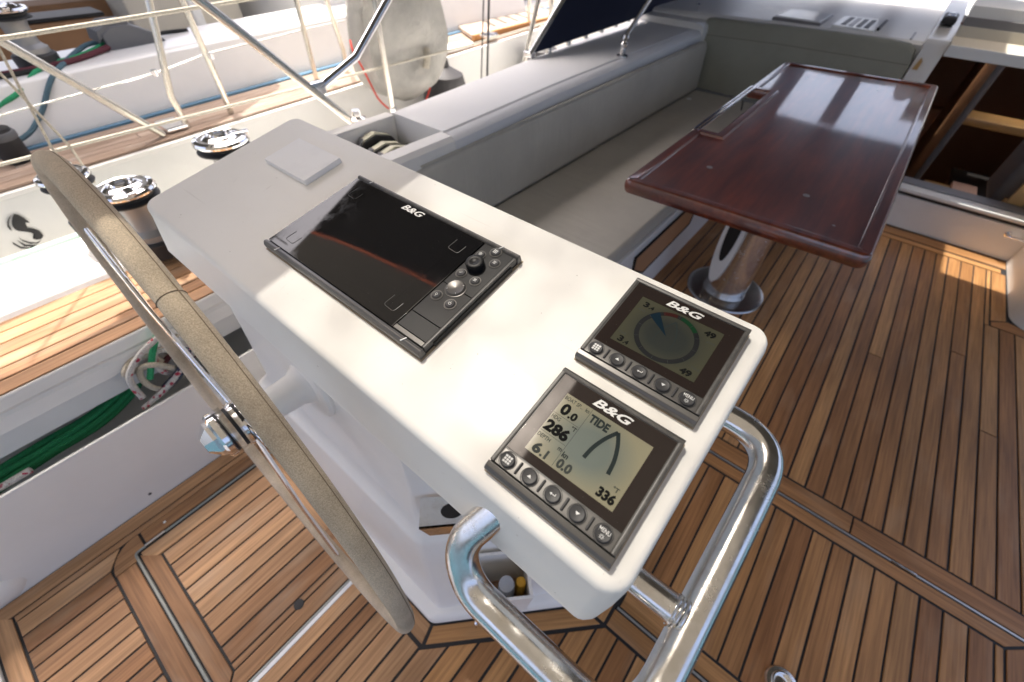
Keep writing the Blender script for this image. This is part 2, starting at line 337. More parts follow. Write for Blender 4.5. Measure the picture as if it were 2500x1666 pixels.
# aft-left corner
strip(-1.106, -1.060, -.647, .9, cuts=[(.9, 1.0, .9*-1.082-.627+1.6)])
strip(-1.060, -1.041, -.606, .9, g=.0016)
plank([(-1.106, -.648), (-.30, -.648), (-.30, -.607), (-1.058, -.607)], along='x', parent=sole)
xs = [-1.041, -.992, -.943, -.897, -.850, -.802, -.756, -.708, -.661, -.614, -.567, -.520]
for i, (x0, x1) in enumerate(zip(xs, xs[1:])):
    strip(x0, x1, -.605, -.417 if i else -.372, cuts=[(.8, 1.0, -1.211)] if not i else ())
plank([(-.968, -.415), (-.50, -.415), (-.50, -.366), (-.968, -.366)], along='x', parent=sole)
ring = []
for k in range(9):
    a = R(180+90*(1-k/8)) if False else R(270-90*k/8); ring.append((-.968+.0+math.cos(a)*.076, -.335+math.sin(a)*.080))
inner = [(-.968+math.cos(R(270-90*k/6))*.027, -.337+math.sin(R(270-90*k/6))*.029) for k in range(7)]
cc = Vector((-1.0, -.38)); t = NB(); lay = []
for k in range(9):
    a = R(270-90*k/8); lay.append([(-.968+math.cos(a)*.0265-cc.x, -.337+math.sin(a)*.028-cc.y, z) for z in (-.0032, 0)]+[(-.968+math.cos(a)*.0745-cc.x, -.337+math.sin(a)*.077-cc.y, z) for z in (0, -.0032)])
loft(t, lay); fin(t, 'plank', 'teak', sole, (cc.x, cc.y, 0), sharp=20)
strip(-1.043, -.998, -.333, .9)
# port locker hatch in the sole
for x0, x1 in zip([-.985, -.937, -.889, -.845, -.797, -.748, -.701, -.654, -.607], [-.937, -.889, -.845, -.797, -.748, -.701, -.654, -.607, -.558]):
    strip(x0, x1, -.314 if x0 > -.98 else -.352, .04, cuts=[(-.9, -1, -.9*-.985+.352-.0)] if x0 < -.98 else ())
strip(-.558, -.5405, -.314, .04, g=.0015)
plank([(-.983, -.356), (-.498, -.356), (-.5405, -.315), (-.937, -.315)], along='x', parent=sole)
strip(-.5405, -.497, -.355, .04, cuts=[(-1, -1, .5405+.315)])
b = NB(); box(b, (-.4955, -.66, -.003), (-.4905, .04, .0010)); tube(b, [(-.97, -.361, -.001), (-.50, -.361, -.001)], .0034, 6); tube(b, [(-.992, -.33, -.001), (-.992, .5, -.001)], .0034, 6)
tube(b, fillet([(-.97, -.361, -.001), (-.992, -.361, -.001), (-.992, -.33, -.001)], .02), .0034, 6)
fin(b, 'hatch_edge', 'seal_grey', sole)
b = NB(); box(b, (-.9945, -.335, -.002), (-.988, -.284, .0035), .001); fin(b, 'hinge_plate', 'stainless', sole)
b = NB(); box(b, (-.4892, -.66, -.003), (-.4796, .04, .0016), .0005); fin(b, 'white_seam', 'white_strip', sole)
b = NB(); lathe(b, [(.0, .0010), (.0095, .0010), (.0105, .0006), (.0125, .0008), (.0125, -.001)], 20, Matrix.Translation((-.545, -.145, 0))); fin(b, 'finger_hole', 'caulk', sole)
b = NB(); lathe(b, [(.0, .0026), (.0025, .0022), (.004, 0)], 10, Matrix.Translation((-1.02, -.275, 0))); fin(b, 'stud', 'white_strip', sole)
b = NB(); box(b, (-1.106, -1.3, -.05), (.2, -.652, .004), .003); struct('aft_step', b, 'gelcoat')
# planks aft and starboard of the helm pedestal
xs = [-.481, -.444, -.4135, -.381, -.341, -.2915, -.2415, -.190, -.138, -.0865, -.035, .0175, .069, .121, .173, .225, .277, .329, .381, .433, .485, .537, .589, .641, .693, .745, .797, .849, .901, .953, 1.005]
for i, (x0, x1) in enumerate(zip(xs, xs[1:])):
    y1 = -.009 if x1 < -.23 else .314
    strip(x0, x1, -.66, y1, 'teak' if x0 < -.24 else 'teak_warm', cuts=[(-1.003, 1, -.008+.236*1.003)] if x1 > -.235 else (), g=.0031 if x0 > -.3 else .0022)
plank([(-1.03, -.006), (-.239, -.006), (-.254, .041), (-1.03, .041)], along='x', parent=sole)
plank([(-.236, -.003), (.079, .313), (.012, .313), (-.251, .041)], 'teak_warm', along=R(-45), parent=sole)
plank([(.083, .317), (1.1, .317), (1.1, .365), (.083, .365)], 'teak_warm', along='x', parent=sole)
plank([(.03, .317), (.079, .317), (.079, .95), (.03, .95)], 'teak_warm', along='y', parent=sole)
plank([(.09, .3745), (.8775, .3745), (.8775, .4215), (.09, .4215)], 'teak_warm', along='x', parent=sole)
xh = [.093, .121, .173, .225, .277, .3295, .382, .435, .488, .541, .594, .6455, .699, .751, .804, .857, .8775]
for x0, x1 in zip(xh, xh[1:]): strip(x0, x1, .4235, .909, 'teak_warm', g=.0031)
plank([(.0855, .912), (.8785, .912), (.93, .956), (.0855, .956)], 'teak_warm', along='x', parent=sole)
plank([(.8785, .40), (.93, .36), (.93, .954), (.8785, .910)], 'teak_warm', along='y', parent=sole)
plank([(-.44, .966), (.52, .966), (.52, 1.030), (-.44, 1.030)], 'teak_warm', along='x', parent=sole)
plank([(.5205, .966), (1.25, .966), (1.25, 1.030), (.5205, 1.030)], 'teak_warm', along='x', parent=sole)
b = NB(); box(b, (.088, .3665, -.003), (1.1, .3715, .0018)); fin(b, 'hatch_edge', 'alu_trim', sole)
b = NB(); box(b, (-.44, .9575, -.003), (1.25, .9625, .0018)); fin(b, 'hatch_edge', 'alu_trim', sole)
b = NB(); box(b, (.625, .9565, -.002), (.685, .9635, .0035), .001); fin(b, 'hinge_plate', 'stainless', sole)
random.seed(11)
xf = [.541+.053*k for k in range(-19, 14)]
for i, (x0, x1) in enumerate(zip(xf, xf[1:])):
    ys = [1.032, 2.875]
    if i in (4, 9, 17, 22, 24): ys = [1.032, random.uniform(1.6, 2.3), 2.875]
    if abs(x0-.700) < .02: ys = [1.032, 2.06, 2.875]
    for y0, y1 in zip(ys, ys[1:]):
        if x1 > .83: y1 = min(y1, 2.360)
        if y1-y0 > .05: strip(x0, x1, y0, y1, 'teak_warm', g=.0031)
    if x0 < .82 < x1: strip(x0, .824, 2.362, 2.875, 'teak_warm', g=.0024)
plank([(-.40, 2.878), (.865, 2.878), (.865, 2.925), (-.40, 2.925)], 'teak_warm', along='x', parent=sole)
plank([(-.40, 2.937), (.885, 2.937), (.885, 3.022), (-.40, 3.022)], 'teak_warm', along='x', parent=sole)
plank([(.825, 2.40), (.884, 2.44), (.884, 2.876), (.825, 2.876)], 'teak_warm', along='y', parent=sole)
plank([(.827, 2.362), (1.25, 2.362), (1.25, 2.412), (.985, 2.412), (.92, 2.432), (.888, 2.442), (.827, 2.398)], 'teak_warm', along='x', parent=sole)
# ring pull lying on the hatch
t_ = empty('ring_pull', (.462, .478, 0)); tag(t_, 'round polished steel ring pull set into the teak hatch', 'ring pull')
b = NB(); lathe(b, [(.0, .004), (.015, .003), (.018, .006), (.026, .010), (.034, .008), (.037, .003), (.037, 0)], 32); fin(b, 'dish', 'stainless', t_)
b = NB(); tube(b, [(math.cos(R(a))*.0225, math.sin(R(a))*.0225, .011+.002*math.sin(R(a))) for a in range(0, 360, 15)], .0035, 8, True); fin(b, 'ring', 'stainless', t_)

# ------------------------------------------------------------------ port side of the cockpit: locker wall, helm seat, gunwale
wall = NB()
prism_ax(wall, [(-1.107, -.02), (-1.107, .012), (-1.113, .024), (-1.113, .288), (-1.115, .293), (-1.122, .293), (-1.125, .288), (-1.125, -.02)], -1.4, .75, 'y')
locker = struct('locker_wall', wall, 'gelcoat_cool')
b = NB(); box(b, (-1.60, -1.4, .05), (-1.126, .75, .075)); box(b, (-1.60, -1.4, .07), (-1.57, .75, .40)); box(b, (-1.57, .25, .0751), (-1.1255, .27, .365)); fin(b, 'locker_lining', 'gelcoat', locker)
for y in (-.60,):
    b = NB(); lathe(b, [(0, .014), (.03, .012), (.045, .006), (.052, 0)], 24, Matrix.Translation((-1.113, y, .035)) @ Matrix.Rotation(R(90), 4, 'Y') @ Matrix.Scale(.8, 4, (1, 0, 0))); fin(b, 'drain_recess', 'gelcoat', locker)
for y, z in ((-.262, .03), (-.56, .02)):
    b = NB(); lathe(b, [(0, .002), (.0035, .0015), (.0045, 0)], 10, Matrix.Translation((-1.1125, y, z)) @ Matrix.Rotation(R(90), 4, 'Y')); fin(b, 'screw_hole', 'caulk', locker)
b = NB()
prism_ax(b, [(-1.225, .446), (-1.219, .440), (-1.213, .42), (-1.222, .408), (-1.214, .402), (-1.205, .372), (-1.215, .366), (-1.60, .366), (-1.60, .446)], -1.4, .9, 'y')
seat_edge = struct('helm_seat_edge', b, 'gelcoat')
side = NB()
prism_ax(side, [(-1.226, .30), (-1.226, .4455), (-1.52, .4455), (-1.53, .456), (-1.60, .459), (-1.66, .466), (-1.77, .464), (-1.80, .456), (-1.815, .435), (-1.815, -.8), (-1.60, -.8), (-1.60, .30)], -1.4, 5.5, 'y')
sd = struct('side_deck', side, 'gelcoat')
b = NB(); box(b, (-1.826, -1.4, .444), (-1.803, .6, .466), .004); fin(b, 'rubbing_strip', 'mint_strip', sd)
random.seed(5)
xs = [-1.226, -1.277, -1.322, -1.370, -1.420, -1.470, -1.519]
for x0, x1 in zip(xs, xs[1:]): strip(x0, x1, -1.3, .56, 'teak', parent=sd, z=.4500, g=.0024)
b = NB(); box(b, (-1.72, -.36, .465), (-1.66, -.255, .488), .01); single('mooring_pad', b, 'rubber_black', 'small black rubber pad on the white gunwale at the left edge', 'pad')

# ------------------------------------------------------------------ coaming, line recess, bench, bulkhead, cabin roof
def oc(y): return -1.31-.083*(y-.95)
def coam(y, z=.72):
    x = oc(y); xi = -1.02-.035*min(1, (y-.95)/.8)
    return [(x-.10, y, .40), (x-.02, y, z-.03), (x, y, z-.004), (x+.012, y, z), (xi-.035, y, z), (xi-.030, y, z-.006), (xi-.024, y, z-.006), (xi-.019, y, z), (xi+.005, y, z-.004), (xi+.020, y, z-.016), (xi+.026, y, z-.04), (xi+.024, y, z-.10), (xi+.02, y, .35), (x, y, .35)]
b = NB(); loft(b, [coam(y) for y in (.955, 1.2, 1.6, 2.1, 2.6, 3.05)])
coaming = struct('coaming', b, 'gelcoat_nonskid')
b = NB(); loft(b, [[Vector(p)+Vector((0, 0, .03 if p[2] > .6 else 0)) for p in coam(y)] for y in (3.052, 3.10, 3.4)]); fin(b, 'coaming_end', 'gelcoat', coaming)
b = NB()
box(b, (-1.335, .66, .40), (-1.29, .954, .716), .006); prism_ax(b, [(-1.062, .7185), (-1.017, .7165), (-1.0015, .7045), (-.9955, .68), (-.9975, .62), (-1.0015, .35), (-1.062, .35)], .60, .9545, 'y'); box(b, (-1.335, .60, .40), (-.99, .66, .70), .006); box(b, (-1.30, .65, .585), (-1.02, .95, .600))
box(b, (-1.289, .70, .601), (-1.20, .71, .716), .002)
fin(b, 'line_recess', 'gelcoat', coaming)
b = NB(); prism(b, [(-1.34, .50), (-1.00, .50), (-1.00, .60), (-1.34, .60)], .40, .66, .01); fin(b, 'coaming_aft', 'gelcoat', coaming)

t_ = empty('rope_clutch', (-1.17, .84, .601)); tag(t_, 'black and cream rope clutch bank inside the coaming recess', 'rope clutch')
for i in range(5):
    yy = .015+i*-.004; x = -.115+i*.047; ht = .075 if i else .095
    pr = [(.085, .0), (.085, .028), (.06, .055), (.0, .07), (-.05, .062), (-.085, .035), (-.09, 0)]
    b = NB(); prism_ax(b, [(p, q*ht/.075) for p, q in pr], x, x+.034, 'x', .003); c = fin(b, 'clutch_body', 'rubber_black', t_)
    b = NB(); prism_ax(b, [(p*.92, q*ht/.075*1.045+.002) for p, q in pr[1:-1]][::1], x+.006, x+.028, 'x', .001); fin(b, 'lever', 'plastic_cream', c)
    b = NB(); prism_ax(b, [(-.10, .02), (-.052, .066*ht/.075), (-.048, .070*ht/.075), (-.102, .034)], x+.005, x+.029, 'x', .001); fin(b, 'lever_tip', 'plastic_grey', c)
b = NB(); box(b, (-1.24, .90, .601), (-1.205, .953, .635), .004); single('line_stopper', b, 'rubber_black', 'small black line stopper behind the rope clutches', 'line stopper')
for i, (x, m, nm) in enumerate(((-1.18, 'rope_white_red', 'red flecked'), (-1.13, 'rope_cream', 'cream'), (-1.08, 'rope_cream', 'pale inboard'))):
    b = NB(); tube(b, spline([(x, .86, .622), (x+.01, .92, .615), (x+.005, .953, .62)]), .007, 8); single('sheet_rope', b, m, nm+' rope leading forward out of the rope clutches', 'rope', 'ropes in the coaming recess')

# bench
b = NB(); box(b, (-1.02, .66, .0), (-.455, 3.06, .355), .012)
bench = struct('bench_base', b, 'gelcoat_cool')
b = NB(); prism_ax(b, [(1.325, .315), (1.90, .315), (1.935, .25), (1.925, .19), (1.45, .175), (1.335, .25)], -.4545, -.4475, 'x'); fin(b, 'locker_slot', 'interior_wood', bench)
b = NB()
for p, q in (((1.325, .315), (1.335, .25)), ((1.335, .25), (1.45, .175)), ((1.45, .175), (1.925, .19)), ((1.925, .19), (1.935, .25)), ((1.935, .25), (1.90, .315)), ((1.90, .315), (1.325, .315))):
    tube(b, [(-.449, *p), (-.449, *q)], .005, 6)
fin(b, 'slot_trim', 'interior_dark', bench)
t_ = empty('seat_cushion', (-.715, 1.9, .356)); tag(t_, 'long grey vinyl seat cushion on the port bench', 'cushion')
b = NB(); box(b, (-.982, .70, .357), (-.462, 3.075, .42), .018, 3); wpart('cushion', b, 'vinyl', t_)
b = NB(); tube(b, [(-.468, .72, .402), (-.468, 3.06, .402)], .004, 6); wpart('piping', b, 'vinyl', t_)
b = NB(); lathe(b, [(0, .004), (.012, .003), (.016, 0)], 14, Matrix.Translation((-.93, 2.86, .42))); wpart('button', b, 'plate_white', t_)
t_ = empty('backrest_cushion', (-1.0, 1.9, .42)); tag(t_, 'long grey vinyl backrest along the port coaming', 'cushion')
b = NB(); rg = []
for y, k in ((.735, .0), (.745, .5), (.77, .9), (.82, 1), (1.4, 1), (2.2, 1), (3.0, 1), (3.06, .95), (3.075, .6)):
    zt = .675-.06*(1-k); s = .022*(1-k)
    rg.append([Vector((x, y, z)) for x, z in ((-.99-.02, .425), (-.972-s, .425), (-.966-s, .44), (-.972-s, .55), (-.980-s, zt-.03), (-.988-s, zt-.008), (-1.0, zt), (-1.018, zt-.004), (-1.026, zt-.02))])
loft(b, rg); wpart('cushion', b, 'vinyl', t_)
b = NB(); tube(b, spline([(-.993, .80, .676), (-.995, 1.4, .677), (-.995, 2.2, .677), (-.993, 3.03, .676)], 8), .0035, 6); wpart('piping', b, 'vinyl', t_)
b = NB(); tube(b, [(-.974, .80, .555), (-.974, 3.05, .555)], .0012, 4); wpart('seam', b, 'thread', t_)

lean = .14
def yb(z): return 3.09+(z-.42)*lean
t_ = empty('bulkhead_cushion', (-.52, 3.1, .42)); tag(t_, 'olive grey backrest panel against the cabin bulkhead', 'cushion')
b = NB(); rg = []
for x, zt in ((-1.062, .735), (-1.055, .765), (-1.02, .772), (-.7, .782), (-.35, .792), (-.12, .795), (-.04, .79), (-.008, .772), (.006, .73)):
    rg.append([Vector((x, yb(.425)+.07, .425)), Vector((x, yb(.425), .425)), Vector((x, yb(zt-.12), zt-.12)), Vector((x, yb(zt-.02), zt-.02)), Vector((x, yb(zt)+.012, zt-.003)), Vector((x, yb(zt)+.03, zt)), Vector((x, yb(zt)+.06, zt-.01))])
loft(b, rg); wpart('panel', b, 'vinyl_olive', t_)
b = NB(); tube(b, [(-1.05, yb(.70)-.001, .69), (-.6, yb(.71)-.001, .705), (0, yb(.71)-.001, .71)], .0012, 4); wpart('seam', b, 'thread', t_)
# cabin bulkhead and roof
b = NB(); box(b, (-1.6, 3.19, -.2), (.012, 3.26, .76)); box(b, (1.0, 3.14, -.2), (2.0, 3.26, .80)); bulk = struct('cabin_bulkhead', b, 'gelcoat')
b = NB(); rg = []
for y, dz in ((3.185, -.012), (3.20, 0), (3.6, .01), (4.2, .012), (5.2, -.01), (6.5, -.06)):
    rg.append([Vector((x, y, .762+.035*(1-(x/1.6)**2)+dz)) for x in (-1.6, -1.3, -1.0, -.7, -.4, -.1, .012)]+[Vector((.012, y, .6)), Vector((-1.6, y, .6))])
loft(b, rg); roof = struct('cabin_roof', b, 'gelcoat')
b = NB(); rg = []
for y in (4.35, 5.0, 6.5): rg.append([Vector((x, y, .80-.02*(y-3.9))) for x in (.012, .5, 1.0, 1.6)]+[Vector((1.6, y, .6)), Vector((.012, y, .6))])
loft(b, rg); fin(b, 'roof_starboard', 'gelcoat', roof)
t_ = empty('deck_hatch', (-.60, 3.35, .80)); tag(t_, 'flush framed deck hatch on the white cabin roof', 'hatch')
b = NB(); box(b, (-.72, 3.22, .785), (-.47, 3.55, .806), .003); wpart('frame', b, 'interior_grey', t_)
b = NB(); box(b, (-.705, 3.235, .80), (-.482, 3.535, .811), .003); wpart('lid', b, 'gelcoat_cool', t_)
t_ = empty('louvre_vent', (-.32, 3.4, .80)); tag(t_, 'dark slatted vent panel beside the companionway rail', 'vent')
b = NB(); box(b, (-.42, 3.24, .788), (-.215, 3.60, .806), .003); wpart('frame', b, 'gelcoat_cool', t_)
for i in range(4):
    b = NB(); box(b, (-.385+i*.036, 3.28, .803), (-.361+i*.036, 3.55, .8085), .001); wpart('slat', b, 'interior_grey' if i == 1 else 'interior_dark', t_)
b = NB(); box(b, (-.218, 3.30, .795), (-.205, 3.60, .812), .001); wpart('gasket', b, 'rubber_black', t_)
b = NB(); box(b, (-.055, 3.20, .79), (-.045, 4.4, .802)); fin(b, 'roof_groove', 'interior_grey', roof)
# companionway: post, rail, sliding hatch, sill, interior
t_ = empty('companionway_post', (.06, 3.13, 0)); tag(t_, 'white moulded post and rail on the port side of the companionway', 'post')
b = NB(); loft(b, [[Vector((.014, y0, z)), Vector((.014+w_, y0, z)), Vector((.014+w_, 3.25, z)), Vector((.014, 3.25, z))] for z, w_, y0 in ((.0, .11, 3.10), (.40, .105, 3.11), (.66, .09, 3.12), (.80, .09, 3.125), (.82, .085, 3.13))]); wpart('jamb', b, 'gelcoat', t_)
b = NB(); loft(b, [[Vector((x0, y, .79)), Vector((x1, y, .79)), Vector((x1, y, zt)), Vector((x0+.01, y, zt))] for y, x0, x1, zt in ((3.14, .005, .105, .822), (3.4, .005, .105, .850), (4.6, .005, .105, .87))]); wpart('rail', b, 'gelcoat_cool', t_)
b = NB(); prism_ax(b, [(.024, .70), (.034, .750), (.046, .735), (.046, .70)], 3.108, 3.124, 'y'); wpart('recess', b, 'interior_oak', t_)
t_ = empty('turning_block', (.05, 3.42, .855)); tag(t_, 'black double turning block on the companionway rail', 'block')
b = NB(); box(b, (.022, 3.33, .853), (.082, 3.52, .885), .012, 3); wpart('body', b, 'rubber_black', t_)
for y in (3.38, 3.46):
    b = NB(); lathe(b, [(0, .004), (.016, .003), (.02, 0)], 18, Matrix.Translation((.052, y, .885))); wpart('sheave', b, 'chrome', t_)
t_ = empty('sliding_hatch', (.55, 3.2, .78)); tag(t_, 'stepped white sliding hatch over the dark companionway', 'hatch')
b = NB(); prism_ax(b, [(3.10, .775), (3.10, .815), (3.13, .820), (3.22, .832), (3.22, .872), (3.26, .875), (3.26, .775)], .106, 1.2, 'x'); wpart('lip', b, 'cream_panel', t_)
b = NB(); box(b, (.106, 3.085, .772), (1.2, 3.103, .816), .003); wpart('front_rail', b, 'gelcoat_cool', t_)
b = NB(); box(b, (.106, 3.225, .868), (1.2, 3.262, .905), .003); wpart('grey_strip', b, 'interior_grey', t_)
b = NB(); loft(b, [[Vector((x, 3.24, .905)), Vector((x, 3.24, .945)), Vector((x, 3.30, .955)), Vector((x, 3.52, .955)), Vector((x, 3.52, .905))] for x in (.106, 1.2)]); wpart('lid', b, 'gelcoat', t_)
t_ = empty('companionway_sill', (.55, 3.07, 0)); tag(t_, 'white companionway sill with wavy shadow gap painted dark and grey threshold', 'sill')
b = NB(); box(b, (.0, 3.032, .0), (1.02, 3.115, .17), .006); wpart('front', b, 'gelcoat', t_)
b = NB(); prism_ax(b, [(.0, .172), (.33, .174), (.45, .160), (.58, .155), (.66, .172), (1.02, .172), (1.02, .188), (.0, .188)], 3.040, 3.12, 'y'); wpart('gap', b, 'interior_dark', t_)  # dark strip painted in for the shadow under the top rail
b = NB(); box(b, (.0, 3.028, .187), (1.02, 3.10, .208), .006, 3); wpart('top_rail', b, 'gelcoat_cool', t_)
b = NB(); box(b, (.0, 3.10, .19), (1.02, 3.19, .213), .003); wpart('threshold', b, 'interior_grey', t_)
t_ = empty('sill_grip', (.84, 3.03, .12)); tag(t_, 'small polished handle on the white companionway sill', 'handle')
b = NB(); tube(b, fillet([(.80, 3.032, .128), (.80, 3.01, .128), (.90, 3.01, .128), (.90, 3.032, .128)], .012), .006, 8); wpart('bar', b, 'chrome', t_)
b = NB(); lathe(b, [(.014, 0), (.014, .004), (.006, .006)], 16, Matrix.Translation((.80, 3.032, .128)) @ Matrix.Rotation(R(90), 4, 'X')); wpart('rosette', b, 'chrome', t_)
# cabin interior seen through the companionway
b = NB()
box(b, (-.6, 3.27, -1.0), (-.56, 6.3, .76)); box(b, (1.5, 3.27, -1.0), (1.54, 6.3, .76)); box(b, (-.6, 6.26, -1.0), (1.54, 6.3, .76)); box(b, (-.6, 3.26, -1.02), (1.54, 6.3, -1.0)); box(b, (-.6, 3.15, .20-.9), (1.54, 3.19, .19)); box(b, (-.6, 3.262, .745), (.11, 6.3, .757)); box(b, (.11, 4.35, .745), (1.54, 6.3, .757))  # ceiling and roof left open out of view to let light into the cabin
cabin = struct('cabin_interior', b, 'interior_wood')
t_ = empty('galley_unit', (.95, 3.9, -.9)); tag(t_, 'dark wooden galley unit inside the cabin', 'cabinet')
b = NB(); box(b, (.62, 3.55, -.95), (1.2, 4.3, -.05), .01); wpart('carcass', b, 'interior_wood', t_)
b = NB(); box(b, (.60, 3.53, -.05), (1.22, 4.32, -.02), .008); wpart('worktop', b, 'interior_dark', t_)
b = NB(); box(b, (.60, 3.50, .02), (.86, 3.60, .06), .005); wpart('fiddle', b, 'interior_oak', t_)
t_ = empty('saloon_bench', (.2, 4.3, -.9)); tag(t_, 'dim saloon bench deep inside the cabin', 'bench')
b = NB(); box(b, (-.2, 4.0, -.98), (.55, 5.2, -.45), .03); wpart('seat', b, 'interior_grey', t_)
b = NB(); box(b, (-.2, 5.2, -.98), (.55, 5.35, .1), .03); wpart('back', b, 'interior_wood', t_)
t_ = empty('cabin_partition', (.40, 4.2, -.9)); tag(t_, 'brown wooden partition inside the cabin behind the table corner', 'partition')
b = NB(); box(b, (.38, 3.75, -.98), (.41, 5.0, .70), .004); wpart('panel', b, 'interior_wood', t_)
b = NB(); tube(b, [(.395, 3.735, -.98), (.395, 3.735, .72)], .018, 10); wpart('post', b, 'interior_grey', t_)
b = NB(); box(b, (.42, 4.05, .30), (.95, 4.25, .345), .01); single('cabin_shelf', b, 'interior_oak', 'pale edged shelf in the dim cabin', 'shelf')
t_ = empty('companionway_ladder', (.80, 3.3, -.9)); tag(t_, 'varnished oak companionway ladder at the right edge of the opening', 'ladder')
b = NB(); prism_ax(b, [(3.20, .205), (3.28, .205), (3.75, -.95), (3.67, -.95)], .735, .775, 'x'); wpart('stringer', b, 'interior_oak', t_)
b = NB(); prism_ax(b, [(3.20, .205), (3.28, .205), (3.75, -.95), (3.67, -.95)], 1.2, 1.24, 'x'); wpart('stringer', b, 'interior_oak', t_)
for i in range(4):
    y = 3.26+.095*i; z = .12-.24*i; b = NB(); box(b, (.775, y-.02, z), (1.2, y+.14, z+.03), .004); wpart('tread', b, 'interior_oak', t_)
t_ = empty('washboard', (.86, 3.21, .2)); tag(t_, 'oak washboard standing in the right end of the companionway', 'board')
b = NB(); box(b, (.735, 3.195, .05), (.80, 3.215, .62), .003); wpart('edge_board', b, 'interior_oak', t_)
b = NB(); box(b, (.808, 3.195, .05), (1.0, 3.215, .62), .003); wpart('panel', b, 'interior_oak', t_)
b = NB(); box(b, (.70, 3.35, .10), (.95, 3.75, .42), .05, 3); single('cabin_pillow', b, 'interior_grey', 'grey pillow inside the cabin behind the oak board', 'pillow')
t_ = empty('cabin_box', (.62, 3.75, -.3)); tag(t_, 'sunlit tan storage box below the companionway steps', 'box')
b = NB(); box(b, (.46, 3.62, -.35), (.73, 3.95, -.02), .01); wpart('body', b, 'interior_oak', t_)
b = NB(); box(b, (.60, 3.60, -.02), (.735, 3.96, .01), .008); wpart('lid', b, 'lining_pink', t_)
# starboard bench corner
b = NB(); rg = []
pl = [(1.6, 2.41), (.99, 2.41)]+[(.99-.10*math.sin(R(a)), 2.51-.10*math.cos(R(a))) for a in range(10, 91, 10)]+[(.884, 3.03), (1.6, 3.03)]
prism(b, pl[::-1], 0, .36, .015); struct('starboard_bench', b, 'gelcoat')

# ------------------------------------------------------------------ helm console
TILT = math.asin(.1942); ct, st_ = math.cos(TILT), math.sin(TILT)
CO = Vector((-.1117, .1120, .9317)); CU, CV, CN = Vector((1, 0, 0)), Vector((0, ct, st_)), Vector((0, -st_, ct))
def CP(u, v, n=0): return CO+CU*u+CV*v+CN*n
def rrect(u0, u1, v0, v1, r, n, k=5):
    out = []
    for cx, cy, a0 in ((u1-r, v1-r, 0), (u0+r, v1-r, 90), (u0+r, v0+r, 180), (u1-r, v0+r, 270)):
        for i in range(k+1):
            a = R(a0+90*i/k); out.append(CP(cx+r*math.cos(a), cy+r*math.sin(a), n))
    return out
con = empty('helm_console', (-.55, .33, 0)); tag(con, 'large white moulded helm console with pedestal in the cockpit', 'console')
b = NB()
loft(b, [rrect(-.677, .1295, -.0065, .2615, .013, -.0120), rrect(-.6818, .1335, -.0112, .2643, .016, -.0131), rrect(-.6848, .1358, -.0142, .2656, .0185, -.0158), rrect(-.6858, .1368, -.0162, .266, .020, -.0202), rrect(-.686, .137, -.0175, .266, .020, -.028),
         rrect(-.687, .135, -.0265, .264, .018, -.055), rrect(-.688, .131, -.0355, .260, .015, -.083), rrect(-.686, .128, -.037, .256, .013, -.0865), rrect(-.68, .122, -.034, .25, .012, -.0885)])
wpart('instrument_pod', b, 'gelcoat', con)
def ped(pts, z): return [Vector((x, y, z)) for x, y in pts]
b = NB()
loft(b, [ped([(-1.04, .042), (-.254, .041), (.010, .314), (.010, .62), (-1.04, .62)], 0), ped([(-1.04, .044), (-.255, .043), (.008, .315), (.008, .62), (-1.04, .62)], .022), ped([(-1.0, .06), (-.258, .058), (-.004, .32), (-.004, .61), (-1.0, .61)], .030),
         ped([(-.99, .074), (-.2585, .072), (-.018, .325), (-.018, .60), (-.99, .60)], .034), ped([(-.98, .108), (-.316, .108), (-.085, .350), (-.085, .58), (-.98, .58)], .29), ped([(-.98, .113), (-.322, .113), (-.092, .353), (-.092, .58), (-.98, .58)], .305),
         ped([(-.96, .138), (-.345, .138), (-.118, .367), (-.118, .56), (-.96, .56)], .335), ped([(-.95, .150), (-.348, .150), (-.12, .372), (-.12, .55), (-.95, .55)], .60), ped([(-.80, .158), (-.345, .158), (-.115, .36), (-.115, .44), (-.80, .44)], .80), ped([(-.76, .158), (-.34, .158), (-.11, .34), (-.11, .36), (-.76, .36)], .868)])
bmesh.ops.bevel(b, geom=[e for e in b.edges if abs((e.verts[0].co-e.verts[1].co).z) > .01], offset=.012, segments=3, affect='EDGES', profile=.5)
wpart('pedestal', b, 'gelcoat', con, sharp=50)
b = NB(); lathe(b, [(0, .105), (.026, .105), (.029, .100), (.034, .030), (.042, .016), (.046, .013), (.078, .012), (.083, .006), (.083, 0)], 40, Matrix.Translation((-.626, .149, .572)) @ Matrix.Rotation(R(90-3.3), 4, 'X')); wpart('wheel_boss', b, 'gelcoat', con)
# steel bracket and storage pocket on the chamfered side of the pedestal
ch = Vector((.7071, .7071, 0)); cn_ = Vector((.7071, -.7071, 0))
def CH(p0, s, d, z): return Vector(p0)+ch*s+cn_*d+Vector((0, 0, z))
t_ = empty('lever_bracket', (-.21, .27, .45)); tag(t_, 'bent stainless bracket with an oval hole under the console', 'bracket')
b = NB(); p0 = (-.325, .150, 0)
pl = [CH(p0, 0, -.002, .455), CH(p0, .11, -.002, .455), CH(p0, .11, .055, .455), CH(p0, .0, .055, .455)]
loft(b, [pl, [p-Vector((0, 0, .004)) for p in pl]]); wpart('plate', b, 'stainless', t_)
b = NB(); loft(b, [[CH(p0, 0, .055, .455), CH(p0, .11, .055, .455), CH(p0, .11, .055, .415), CH(p0, 0.015, .055, .415)], [CH(p0, 0, .051, .455), CH(p0, .11, .051, .455), CH(p0, .11, .051, .415), CH(p0, 0.015, .051, .415)]]); wpart('flange', b, 'stainless', t_)
